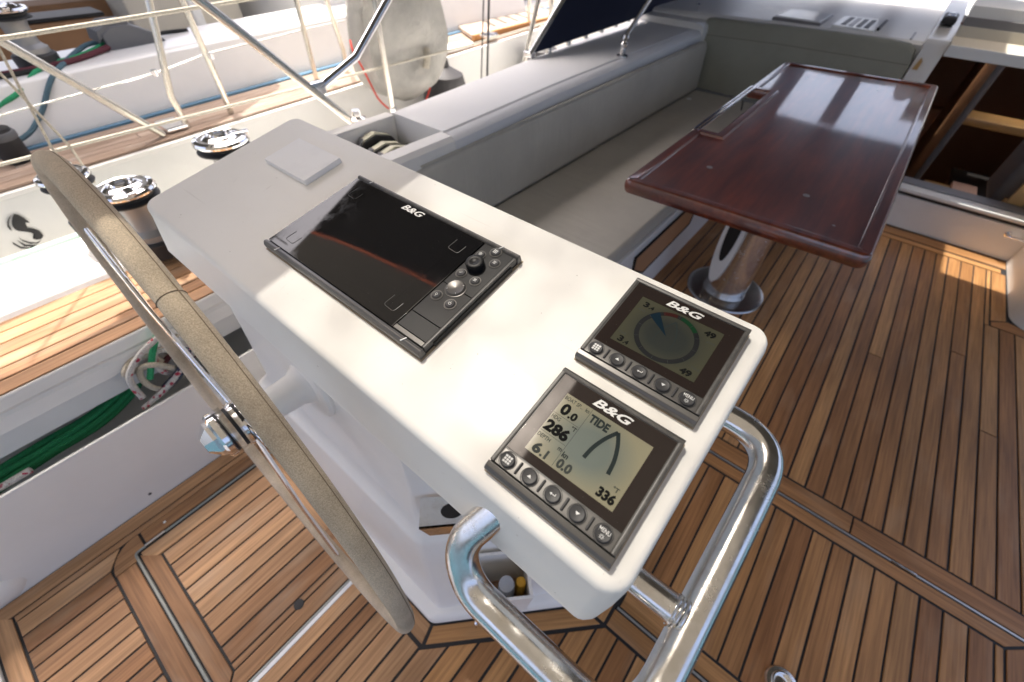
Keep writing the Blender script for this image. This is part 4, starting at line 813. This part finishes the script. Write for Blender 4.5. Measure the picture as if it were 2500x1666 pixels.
# small block hanging by the pedestal
t_ = empty('hanging_block', (-1.06, .30, .55)); tag(t_, 'small grey block hung between wheel and pedestal', 'block')
b = NB(); box(b, (-1.08, .27, .50), (-1.05, .31, .59), .01, 3); wpart('cheek', b, 'plastic_grey', t_)
b = NB(); lathe(b, [(.014, -.004), (.014, .004), (.007, .004), (.007, -.004)], 18, Matrix.Translation((-1.047, .29, .55)) @ Matrix.Rotation(R(90), 4, 'Y')); wpart('sheave', b, 'rubber_black', t_)
b = NB(); tube(b, spline([(-1.07, .29, .52), (-1.09, .27, .42), (-1.11, .25, .33), (-1.15, .22, .25)], 6), .009, 8); single('sheet_tail', b, 'rope_white_red', 'red flecked sheet tail hanging under the grey block', 'rope', sharp=None)

# ------------------------------------------------------------------ lifelines, stanchions, bimini frame on the port rail
def stan(x, y, z0, z1, label, r_=.0125, lean=(0, 0)):
    t_ = empty('stanchion', (x, y, z0)); tag(t_, label, 'stanchion', 'lifeline stanchions on the port rail')
    b = NB(); tube(b, [(0, 0, 0), (lean[0], lean[1], z1-z0)], r_, 12); fin(b, 'post', 'tube_cream', t_)
    b = NB(); lathe(b, [(.03, 0), (.03, .006), (.018, .012), (.017, .05), (.0126, .055)], 16); fin(b, 'socket', 'stainless', t_)
stan(-1.80, 1.325, .485, 1.12, 'upright stanchion in front of the grey cover'); stan(-1.80, 2.58, .485, 1.12, 'upright stanchion beside the navy canvas edge')
def wire(name, pts, r_, m, label, cat, group=None):
    b = NB(); tube(b, pts, r_, 8); return single(name, b, m, label, cat, group, sharp=None)
wire('lifeline', [(-1.85, -1.6, .955), (-1.85, 0.2, .96), (-1.80, 1.325, 1.0), (-1.80, 2.58, 1.03), (-1.7, 5, 1.1)], .0055, 'lifeline_rope', 'upper braided lifeline crossing the top left', 'lifeline', 'lifelines on the port rail')
wire('lifeline', [(-1.85, -1.6, .69), (-1.85, .9, .69), (-1.82, 1.9, .70), (-1.80, 2.58, .72), (-1.7, 5, .80)], .0050, 'lifeline_rope', 'lower braided lifeline passing in front of the grey cover', 'lifeline', 'lifelines on the port rail')
wire('control_line', [(-1.85, .28, 1.9), (-1.85, .16, .93), (-1.85, .12, .70), (-1.80, .115, .60)], .0035, 'rope_cream', 'thin braided line coming down to the far winch, left of a pair', 'rope')
wire('control_line', [(-1.85, -.1, 1.9), (-1.85, .13, .89), (-1.85, .16, .69), (-1.79, .15, .60)], .0035, 'rope_cream', 'thin braided line coming down to the far winch, right of a pair', 'rope')
wire('signal_halyard', [(-1.80, 2.03, 1.9), (-1.80, 2.03, .93), (-1.80, 2.0, .5)], .0055, 'rope_black', 'thicker black line hanging outside the coaming', 'rope', 'black lines outside the coaming')
wire('signal_halyard', [(-1.80, 2.0, 1.9), (-1.80, 1.99, .93), (-1.80, 1.95, .5)], .0032, 'rope_black', 'thinner black line hanging outside the coaming', 'rope', 'black lines outside the coaming')
bf = empty('bimini_support', (-1.37, .86, .70)); tag(bf, 'stainless bimini frame legs hinged above the coaming', 'frame')
b = NB(); tube(b, [(-1.39, .86, .68), (-1.40, .60, .97), (-1.40, -.35, 1.97)], .0125, 14); wpart('leg', b, 'tube_cream', bf)
b = NB(); tube(b, [(-1.40, .765, .815), (-1.40, .92, .872), (-1.40, 1.08, 1.0), (-1.40, 2.1, 1.95)], .0125, 14); wpart('leg', b, 'chrome', bf)
b = NB(); box(b, (-1.412, .735, .795), (-1.388, .785, .835), .006); wpart('hinge', b, 'stainless', bf)
b = NB(); lathe(b, [(.03, 0), (.03, .006), (.016, .012), (.014, .03)], 16, Matrix.Translation((-1.385, .865, .70))); wpart('foot', b, 'stainless', bf)
b = NB(); tube(b, [(-1.60, 2.06, .58), (-1.60, 2.18, .90), (-1.55, 2.45, 1.5)], .0125, 12); single('frame_leg', b, 'tube_cream', 'slanted cream tube in front of the black fender', 'frame leg')
# navy sprayhood
sh = empty('sprayhood', (0, 3.2, .75)); tag(sh, 'navy canvas sprayhood with dark side window over the cabin', 'sprayhood')
def hoop(yf, zf, xf, yt, zt, n=24, e=.55):
    out = []
    for k in range(n+1):
        a = math.pi*k/n; c, s = math.cos(a), math.sin(a)
        out.append(Vector((-xf*math.copysign(abs(c)**e, c), yf+(yt-yf)*abs(s)**.8, zf+(zt-zf)*abs(s)**.8)))
    return out
h0 = hoop(1.84, .735, 1.385, 3.34, 1.92); h1 = hoop(2.75, .745, 1.40, 3.55, 1.93); h2 = hoop(3.28, .75, 1.44, 3.9, 1.80); h3 = hoop(3.9, .79, 1.40, 4.35, 1.40); h4 = hoop(4.6, .80, 1.30, 5.3, .86)
b = NB(); 
def sheet(bm, rings):
    vs = [[bm.verts.new(p) for p in r_] for r_ in rings]
    for a, c in zip(vs, vs[1:]):
        for i in range(len(a)-1): bm.faces.new((a[i], a[i+1], c[i+1], c[i]))
    return bm
sheet(b, [h0, h1]); sheet(b, [r_[:18] for r_ in (h1, h2, h3)]); sheet(b, [r_[22:] for r_ in (h1, h2, h3)]); bmesh.ops.solidify(b, geom=b.faces[:], thickness=.004); wpart('canvas', b, 'navy_canvas', sh, sharp=60)
b = NB(); sheet(b, [r_[17:23] for r_ in (h1, h2, h3)]); bmesh.ops.solidify(b, geom=b.faces[:], thickness=.003); wpart('window', b, 'clear_vinyl', sh, sharp=60)  # unseen starboard side, added to let sky light onto the cabin roof
for nm, m, rng_ in (('canvas_strip', 'navy_canvas', ((0, 3), (9, 10), (21, 24))), ('window', 'clear_vinyl', ((3, 9), (10, 15), (15, 21)))):
    for i0, i1 in rng_:
        b = NB(); sheet(b, [h3[i0:i1+1], h4[i0:i1+1]]); bmesh.ops.solidify(b, geom=b.faces[:], thickness=.003); wpart(nm, b, m, sh, sharp=60)
b = NB(); vs = [b.verts.new(p) for p in ((-.345, 4.325, 1.375), (-.225, 4.325, 1.38), (-.225, 5.27, .852), (-.345, 5.27, .852))]; b.faces.new(vs); bmesh.ops.solidify(b, geom=b.faces[:], thickness=.003); wpart('canvas_strip', b, 'navy_canvas', sh)
b = NB(); tube(b, h0, .0115, 10); wpart('hoop', b, 'stainless', sh)
b = NB(); pts_ = [h0[1].lerp(h1[1], .42), h0[2].lerp(h1[2], .40), h1[2].lerp(h2[2], .3), h1[1].lerp(h2[1], .25)]
off = Vector((.012, 0, 0)); vs = [b.verts.new(p+off) for p in pts_]; b.faces.new(vs); bmesh.ops.solidify(b, geom=b.faces[:], thickness=.003); wpart('side_window', b, 'navy_window', sh)
b = NB(); box(b, (-1.425, 1.835, .722), (-1.375, 1.875, .745), .006); wpart('corner_fitting', b, 'chrome', sh)
for i in range(7):
    y = 2.0+i*.19; b = NB(); lathe(b, [(0, .02), (.012, .018), (.014, 0)], 12, Matrix.Translation((oc(y)+.01, y, .72))); wpart('stud', b, 'stainless', sh)
t_ = empty('strut', (-1.09, 2.2, .72)); tag(t_, 'chrome hinge and strut standing on the coaming edge', 'strut')
b = NB(); tube(b, [(-1.105, 2.22, .79), (-1.12, 2.62, 1.05), (-1.14, 3.0, 1.5)], .011, 12); wpart('tube', b, 'chrome', t_)
b = NB(); lathe(b, [(.028, 0), (.028, .006), (.014, .012), (.012, .03), (.018, .04), (.018, .052), (.010, .06)], 20, Matrix.Translation((-1.09, 2.19, .72))); wpart('foot', b, 'chrome', t_)
b = NB(); lathe(b, [(0, .0), (.015, .004), (.018, .015), (.013, .028), (0, .03)], 16, Matrix.Translation((-1.10, 2.21, .775))); wpart('ball', b, 'chrome', t_)
b = NB(); lathe(b, [(.022, 0), (.022, .006), (.008, .012), (.007, .05), (.012, .06), (0, .066)], 14, Matrix.Translation((-1.16, 3.22, .752))); single('deck_eye', b, 'chrome', 'small chrome deck eye at the cabin corner', 'deck eye')
# bimini overhead: shades the cockpit, opening added to let sun onto the console
_fl = [(-2.10-.012*math.sin(k*1.3)-.006*math.sin(k*3.1), -1.6+k*.08) for k in range(27)]; _fr = [(-2.165-.020*math.sin(k*1.7+1)-.008*math.sin(k*4.3), -1.6+k*.08) for k in range(27)]
b = NB(); loft(b, [[Vector((a_[0], a_[1], z_)) for a_ in (p_, q_)] + [Vector((q_[0], q_[1], z_+.004)), Vector((p_[0], p_[1], z_+.004))] for p_, q_ in zip(_fl, _fr) for z_ in (1.99,)]); single('shade_flap', b, 'bimini_navy', 'unseen dark canvas flap added beside the bimini to shade the gunwale', 'flap')  # out of view, added only to cast a shade band on the gunwale
bi = empty('bimini', (0, .5, 2.0)); tag(bi, 'dark canvas bimini above the cockpit with an opening added for sun', 'bimini')
def panel(poly, m='bimini_canvas', nm='canvas_panel'):
    b = NB(); prism(b, poly, 2.0, 2.003); wpart(nm, b, m, bi)
panel([(-1.92, -2.2), (1.9, -2.2), (1.9, .10), (-1.90, .10), (-1.88, -.1), (-1.925, -.35), (-1.89, -.7)]); SC_ = [(-1.93, .412), (-1.75, .445), (-1.58, .468), (-1.42, .484), (-1.28, .497), (-1.10, .5095)]
panel([(-1.93, .1001), (-.895, .1001), (-.862, .4849), (-1.10, .5020)]+[(x, y-.0075) for x, y in SC_[::-1][1:]])
panel([(-.375, .1001), (1.9, .1001), (1.9, .4849), (-.375, .4849)]); panel([(-.8621, .485), (1.9, .485), (1.9, 2.86), (-2.05, 2.86)]+[(x, y+.0075) for x, y in SC_[:-1]]+[(-1.10, .5170)], 'bimini_navy')
panel([(x, y-.0072) for x, y in SC_]+[(x, y+.0072) for x, y in SC_[::-1]], 'seam_canvas', 'seam_strip')
for x0, x1, y0, y1 in ((-2.05, -1.47, 2.8601, 3.36), (-1.47, -1.31, 2.8601, 3.13), (-1.31, -.15, 2.8601, 3.36), (.12, 1.9, 2.8601, 3.36)): panel([(x0, y0), (x1-.0002, y0), (x1-.0002 if x1 != -1.31 else x1-.05, y1), (x0, y1)], 'bimini_navy')  # front edge notched, shaped to let sun patches onto floor and bulkhead cushion
panel([(-.894, .1002), (-.376, .1002), (-.376, .4848), (-.862, .4848)], 'sun_filter', 'sun_filter_panel')  # unseen panel added to dim the sun reaching the console
# ------------------------------------------------------------------ grey cover with red lanyard
t_ = empty('lifebuoy_cover', (-1.93, 1.55, .5)); tag(t_, 'wrinkled grey canvas lifebuoy cover hung on the lifeline', 'cover')
b = NB(); rg = []
for k in range(23):
    z = .50+.66*k/22; s = (k/22); prof = [(0, .05), (.03, .10), (.10, .19), (.22, .245), (.38, .265), (.55, .25), (.75, .215), (.92, .17), (1, .13)]
    for (a0, w0), (a1, w1) in zip(prof, prof[1:]):
        if a0 <= s <= a1: hw = w0+(w1-w0)*(s-a0)/(a1-a0)
    dp = .10*min(1, hw/.2)
    ring = []
    for j in range(40):
        a = 2*math.pi*j/40; fold = 1+.05*math.sin(7*a+z*4)+.035*math.sin(13*a-z*9)+.02*math.sin(23*a+z*17)
        pinch = .05*math.exp(-((z-.70)/.07)**2)*math.exp(-((math.cos(a)*hw)/.10)**2)*(1 if math.sin(a) > 0 else 0)
        ring.append(Vector((-1.94+(dp*math.copysign(abs(math.sin(a))**.7, math.sin(a)))*fold-pinch, 1.545+hw*math.copysign(abs(math.cos(a))**.85, math.cos(a))*fold, z)))
    rg.append(ring)
loft(b, rg); wpart('cover', b, 'cover_canvas', t_, sharp=60)
b = NB(); tube(b, spline([(-1.86, 1.63, .715), (-1.84, 1.61, .685), (-1.845, 1.60, .645)]), .016, 10); wpart('toggle', b, 'rope_cream', t_)
b = NB(); tube(b, spline([(-1.90, 1.24, .80), (-1.87, 1.225, .76), (-1.90, 1.27, .70), (-1.90, 1.30, .62), (-1.85, 1.30, .56), (-1.82, 1.36, .505), (-1.83, 1.5, .49), (-1.83, 1.56, .51), (-1.83, 1.60, .56)], 6), .0042, 8); single('lanyard', b, 'rope_red', 'red lanyard trailing round the grey cover', 'rope', sharp=None)
def fender(loc, r_, hgt, label):
    t_ = empty('fender', loc); tag(t_, label, 'fender', 'black fenders on the neighbouring hull')
    pr = [(0, 0), (.03, .005), (r_*.8, .05), (r_, .12), (r_, hgt-.12), (r_*.85, hgt-.05), (.035, hgt-.01), (.025, hgt+.03), (0, hgt+.03)]
    fin(lathe(NB(), pr, 28), 'body', 'rubber_grey', t_)
    b = NB(); tube(b, spline([(0, 0, hgt+.02), (-.02, .01, hgt+.06), (-.05, .02, hgt+.07)]), .009, 8); fin(b, 'rope_eye', 'rope_cream', t_)
fender((-1.99, 2.79, -.05), .125, .62, 'dark fender hanging beside the navy canvas'); fender((-2.0, 1.86, -.15), .125, .74, 'dark fender half hidden behind the grey cover')

# ------------------------------------------------------------------ neighbouring yacht
def shz(y): return .505+.026*y
nb = empty('moored_yacht', (-3.5, 2, -1)); tag(nb, 'white yacht with teak side deck moored alongside', 'yacht')
def nsec(y):
    z = shz(y); return [(-2.158, y, z), (-2.150, y, z-.012), (-2.145, y, z-.1), (-2.12, y, -.1), (-2.3, y, -.95), (-6.0, y, -.95), (-6.2, y, z), (-3.1, y, z)]
b = NB(); loft(b, [nsec(y) for y in (-1.6, -.8, 0, 1, 2, 3, 4, 5, 6.5, 8)]); wpart('hull', b, 'gelcoat_cool', nb)
b = NB(); box(b, (-2.165, -1.6, 0), (-2.146, 8, .016), .004)
for v in b.verts: v.co.z += shz(v.co.y)-.006
wpart('sheer_edge', b, 'gelcoat', nb)
def npl(x0, x1, y0, y1, m, nm='plank', dz=.006, sk=0):
    L_ = y1-y0; bm = prism(NB(), [(-(x1-x0)/2+.002, -L_/2), ((x1-x0)/2-.002, -L_/2), ((x1-x0)/2-.002, L_/2), (-(x1-x0)/2+.002, L_/2)], -.01, 0, .001)
    yc = (y0+y1)/2; o = fin(bm, nm, m, nb, (Vector(((x0+x1)/2, yc, shz(yc)+dz))-nb.location), sharp=20); o.rotation_euler.x = math.atan(.026); return o
npl(-2.215, -2.166, -1.5, 8, 'teak_grey', 'toe_rail', .020)
xs = [-2.5+.0467*k for k in range(7)]
for x0, x1 in zip(xs, xs[1:]):
    yy = sorted([-1.5, random.uniform(.0, .9), random.uniform(1.5, 3), 8])
    for y0, y1 in zip(yy, yy[1:]): npl(x0, x1, y0, y1-.003, 'teak_grey')
b = NB(); box(b, (-2.53, -1.5, 0), (-2.50, 8, .012), .002)
for v in b.verts: v.co.z += shz(v.co.y)+.002
wpart('deck_stripe', b, 'blue_strip', nb)
def ncs(y):
    z = shz(y); zt = .706+.028*y; return [(-2.528, y, z-.05), (-2.535, y, z+.01), (-2.555, y, z+.05), (-2.60, y, zt-.014), (-2.615, y, zt-.002), (-2.64, y, zt+.003), (-2.90, y, zt+.010), (-2.94, y, zt+.0), (-2.95, y, z-.2)]
b = NB(); loft(b, [ncs(y) for y in (-1.5, 0, 1, 2, 3.3)]); wpart('coaming', b, 'gelcoat_cool', nb)
b = NB(); box(b, (-6, -1.5, .1), (-2.9, 8, .45)); wpart('cockpit_floor', b, 'gelcoat', nb)
b = NB(); loft(b, [[Vector((x, y, z)) for x, z in ((-2.80, .5), (-2.84, .95), (-2.95, 1.05), (-5.5, 1.12), (-5.5, .5))] for y in (1.75, 2.0, 2.65)]); wpart('cabin', b, 'gelcoat', nb)
b = NB(); loft(b, [[Vector((x, y, z)) for x, z in ((-2.87, .52), (-2.95, 1.3), (-3.2, 1.6), (-5.0, 1.6), (-5.0, .5))] for y in (2.4, 5.2)]); wpart('navy_cover', b, 'navy_canvas', nb)
b = NB(); loft(b, [[Vector((-2.868, 2.76, .585)), Vector((-2.868, 3.0, .605)), Vector((-2.915, 2.98, 1.0)), Vector((-2.915, 2.72, 1.0))], [Vector((-2.85, 2.76, .585)), Vector((-2.85, 3.0, .605)), Vector((-2.90, 2.98, 1.0)), Vector((-2.90, 2.72, 1.0))]]); wpart('side_pocket', b, 'cover_canvas', nb)
b = NB(); box(b, (-3.50, -1.2, .45), (-3.30, .77, .765), .02, 3); wpart('seat_back', b, 'brown_cushion', nb)
b = NB(); box(b, (-3.505, -1.2, .766), (-3.31, .76, .782), .004); wpart('dark_band', b, 'interior_dark', nb)
b = NB(); box(b, (-4.2, -1.2, .3), (-3.95, .98, .748), .02, 3); wpart('seat_back', b, 'brown_cushion', nb)
b = NB(); box(b, (-3.96, -1.2, .3), (-3.50, .95, .66), .02); box(b, (-6, -1.2, .3), (-4.2, 1.1, .70), .02); wpart('bench', b, 'gelcoat_cool', nb)
b = NB(); box(b, (-5.0, .95, .3), (-3.65, 1.60, .92), .02); wpart('bulkhead', b, 'cream_panel', nb)
b = NB(); box(b, (-3.75, 1.28, .3), (-3.62, 1.34, .96), .008); wpart('pillar', b, 'gelcoat', nb)
def ntube(nm, pts, r_, m='tube_cream'):
    b = NB(); tube(b, pts, r_, 10); return wpart(nm, b, m, nb)
ntube('stanchion', [(-2.25, .59, .52), (-2.25, .586, .653), (-2.25, .67, .95), (-2.25, .75, 1.2)], .0125); ntube('stanchion', [(-2.28, .79, .53), (-2.28, .792, .669), (-2.28, .785, 1.15)], .0125)
ntube('stanchion', [(-2.40, 1.31, .53), (-2.40, 1.33, 1.15)], .0125); ntube('stanchion', [(-2.37, 1.482, .54), (-2.37, 1.492, .65), (-2.37, 1.43, 1.1)], .0125)
ntube('rail_brace', [(-2.20, .10, 1.04), (-2.20, .48, .545)], .014); ntube('stanchion', [(-2.30, 3.02, .6), (-2.30, 3.02, 1.3)], .013)
ntube('guard_wire', [(-2.27, -1.4, .60), (-2.26, .59, .735), (-2.28, .79, .76), (-2.4, 1.31, .76), (-2.35, 3.0, .82)], .0028, 'stainless'); 
for y in (.575, .80): 
    b = NB(); lathe(b, [(0, -.012), (.012, -.01), (.012, .01), (0, .012)], 12, Matrix.Translation((-2.26, y, .735+.02*(y > .7)))); wpart('clamp', b, 'chrome', nb)
b = NB(); box(b, (-2.33, .50, .545), (-2.20, .58, .56), .004); wpart('rail_base', b, 'chrome', nb)
b = NB(); box(b, (-2.26, 2.0, .58), (-2.17, 2.30, .60), .006); wpart('cleat', b, 'gelcoat', nb)
b = NB(); box(b, (-2.24, 2.42, .60), (-2.16, 2.52, .625), .01); wpart('cleat', b, 'chrome', nb)
b = NB(); prism(b, [(-6.2, -2.5), (-2.72, -2.5), (-2.72, .78), (-3.0, 1.25), (-3.75, 1.5), (-3.75, 2.3), (-6.2, 2.3)], 2.0, 2.005); wpart('awning', b, 'bimini_navy', nb)
# seahorse emblem on the hull
em = empty('hull_emblem', (-2.1435, -.08, .30)); tag(em, 'black seahorse emblem on the white hull at the left edge', 'emblem')
def emb(nm, pts):
    b = NB(); vs = [b.verts.new((-2.1405, y, z)) for y, z in pts]; f = b.faces.new(vs); bmesh.ops.triangulate(b, faces=[f]); bmesh.ops.solidify(b, geom=b.faces[:], thickness=.0015); wpart(nm, b, 'rubber_black', em)
emb('head_and_body', [(-0.0703, 0.4525), (-0.0630, 0.4447), (-0.0569, 0.4311), (-0.0534, 0.4103), (-0.0633, 0.4162), (-0.0718, 0.4172), (-0.0785, 0.4121), (-0.0790, 0.4026), (-0.0693, 0.3966), (-0.0571, 0.3889), (-0.0494, 0.3763), (-0.0488, 0.3607), (-0.0533, 0.3527), (-0.0630, 0.3471), (-0.0737, 0.3499), (-0.0799, 0.3565), (-0.0714, 0.3615), (-0.0682, 0.3701), (-0.0722, 0.3791), (-0.0799, 0.3857), (-0.0880, 0.3916), (-0.0960, 0.3974), (-0.0990, 0.4056), (-0.0972, 0.4183), (-0.0911, 0.4298), (-0.0814, 0.4420)])
emb('mane', [(-0.0796, 0.4505), (-0.0902, 0.4435), (-0.1004, 0.4340), (-0.1085, 0.4211), (-0.1108, 0.4102), (-0.1082, 0.4017), (-0.1066, 0.4131), (-0.1018, 0.4252), (-0.0923, 0.4374)])
for p_ in ([(-0.0636, 0.3433), (-0.0795, 0.3409), (-0.0946, 0.3501), (-0.1052, 0.3655), (-0.1079, 0.3769), (-0.1064, 0.3585), (-0.0958, 0.3429), (-0.0778, 0.3380)], [(-0.0720, 0.3387), (-0.0899, 0.3358), (-0.1076, 0.3463), (-0.1172, 0.3680), (-0.1140, 0.3418), (-0.0961, 0.3316)], [(-0.0846, 0.3330), (-0.1061, 0.3326), (-0.1222, 0.3450), (-0.1306, 0.3681), (-0.1332, 0.3593), (-0.1263, 0.3389), (-0.1060, 0.3273)]): emb('tail', p_)
# gear on the neighbour
o = winch((-2.73, .325, .716), .90, 'chrome winch on the neighbouring yacht, top left'); o['group'] = 'winches on the neighbouring yacht'
t_ = empty('line_clutch', (-2.82, .68, .728)); tag(t_, 'grey bank of line clutches on the neighbouring coaming', 'rope clutch')
b = NB(); prism_ax(b, [(.58, .72), (.58, .785), (.62, .81), (.70, .81), (.77, .775), (.81, .74), (.81, .72)], -2.90, -2.75, 'x', .006); wpart('body', b, 'plastic_grey', t_)
for i in range(5):
    b = NB(); prism_ax(b, [(.56, .755), (.57, .80), (.62, .824), (.70, .822), (.70, .81), (.58, .78)], -2.893+i*.029, -2.872+i*.029, 'x', .003); wpart('lever', b, 'plastic_grey', t_)
def nrope(pts, r_, m, lb): b = NB(); tube(b, spline(pts, 6), r_, 8); single('neighbour_line', b, m, lb, 'rope', sharp=None)
nrope([(-2.66, -.4, .725), (-2.67, .1, .725), (-2.66, .3, .728), (-2.69, .45, .732), (-2.78, .62, .745)], .011, 'rope_maroon', 'dark maroon line along the neighbouring coaming')
nrope([(-2.68, -.5, .722), (-2.69, .0, .722), (-2.65, .25, .725), (-2.71, .45, .732), (-2.80, .60, .745), (-2.84, .83, .748), (-2.84, .95, .745)], .008, 'rope_black', 'black line along the neighbouring coaming')
nrope([(-2.56, -.1, .56), (-2.57, .02, .565), (-2.59, .10, .64), (-2.60, .20, .68), (-2.66, .31, .728), (-2.71, .45, .735), (-2.80, .60, .75)], .009, 'rope_lightgreen', 'bright green line drooping over the neighbouring coaming')
nrope([(-2.48, -.2, .54), (-2.51, .08, .55), (-2.565, .20, .60), (-2.60, .31, .70), (-2.68, .40, .732), (-2.82, .52, .748), (-2.83, .60, .75)], .009, 'rope_blue', 'blue grey line drooping over the neighbouring coaming')
t_ = empty('deck_light', (-2.42, .05, .51)); tag(t_, 'black cylindrical fitting on the neighbouring side deck', 'fitting')
b = NB(); lathe(b, [(.03, 0), (.042, .01), (.046, .09), (.040, .12), (0, .125)], 20, Matrix.Translation((-2.42, .05, .508))); wpart('body', b, 'rubber_black', t_)
b = NB(); lathe(b, [(.047, .085), (.049, .09), (.049, .105), (.046, .11)], 20, Matrix.Translation((-2.42, .05, .508))); wpart('collar', b, 'plastic_grey', t_)
# slotted teak gangway board on the neighbour's deck
t_ = empty('gangway_board', (-2.55, 3.3, .60)); tag(t_, 'weathered teak gangway board with slots on the neighbouring deck', 'gangway')
Q = [Vector((-2.62, 2.58)), Vector((-2.27, 2.40)), Vector((-2.30, 4.6)), Vector((-2.72, 4.6))]
b = NB(); prism(b, Q, .585, .607, .004); wpart('board', b, 'teak_grey', t_)
for i in range(14):
    f = .12+.06*i
    a = Q[0].lerp(Q[3], f).lerp(Q[1].lerp(Q[2], f), .22); c = Q[0].lerp(Q[3], f).lerp(Q[1].lerp(Q[2], f), .78)
    if i % 6 == 5: continue
    b = NB(); prism(b, [(a.x, a.y), (c.x, c.y), (c.x, c.y+.035), (a.x, a.y+.035)], .6065, .6078); wpart('slot', b, 'thread', t_)
b = NB(); prism(b, [(-2.285, 2.40), (-2.262, 2.40), (-2.285, 4.6), (-2.315, 4.6)], .58, .612, .003); wpart('edge_rail', b, 'teak_warm', t_)
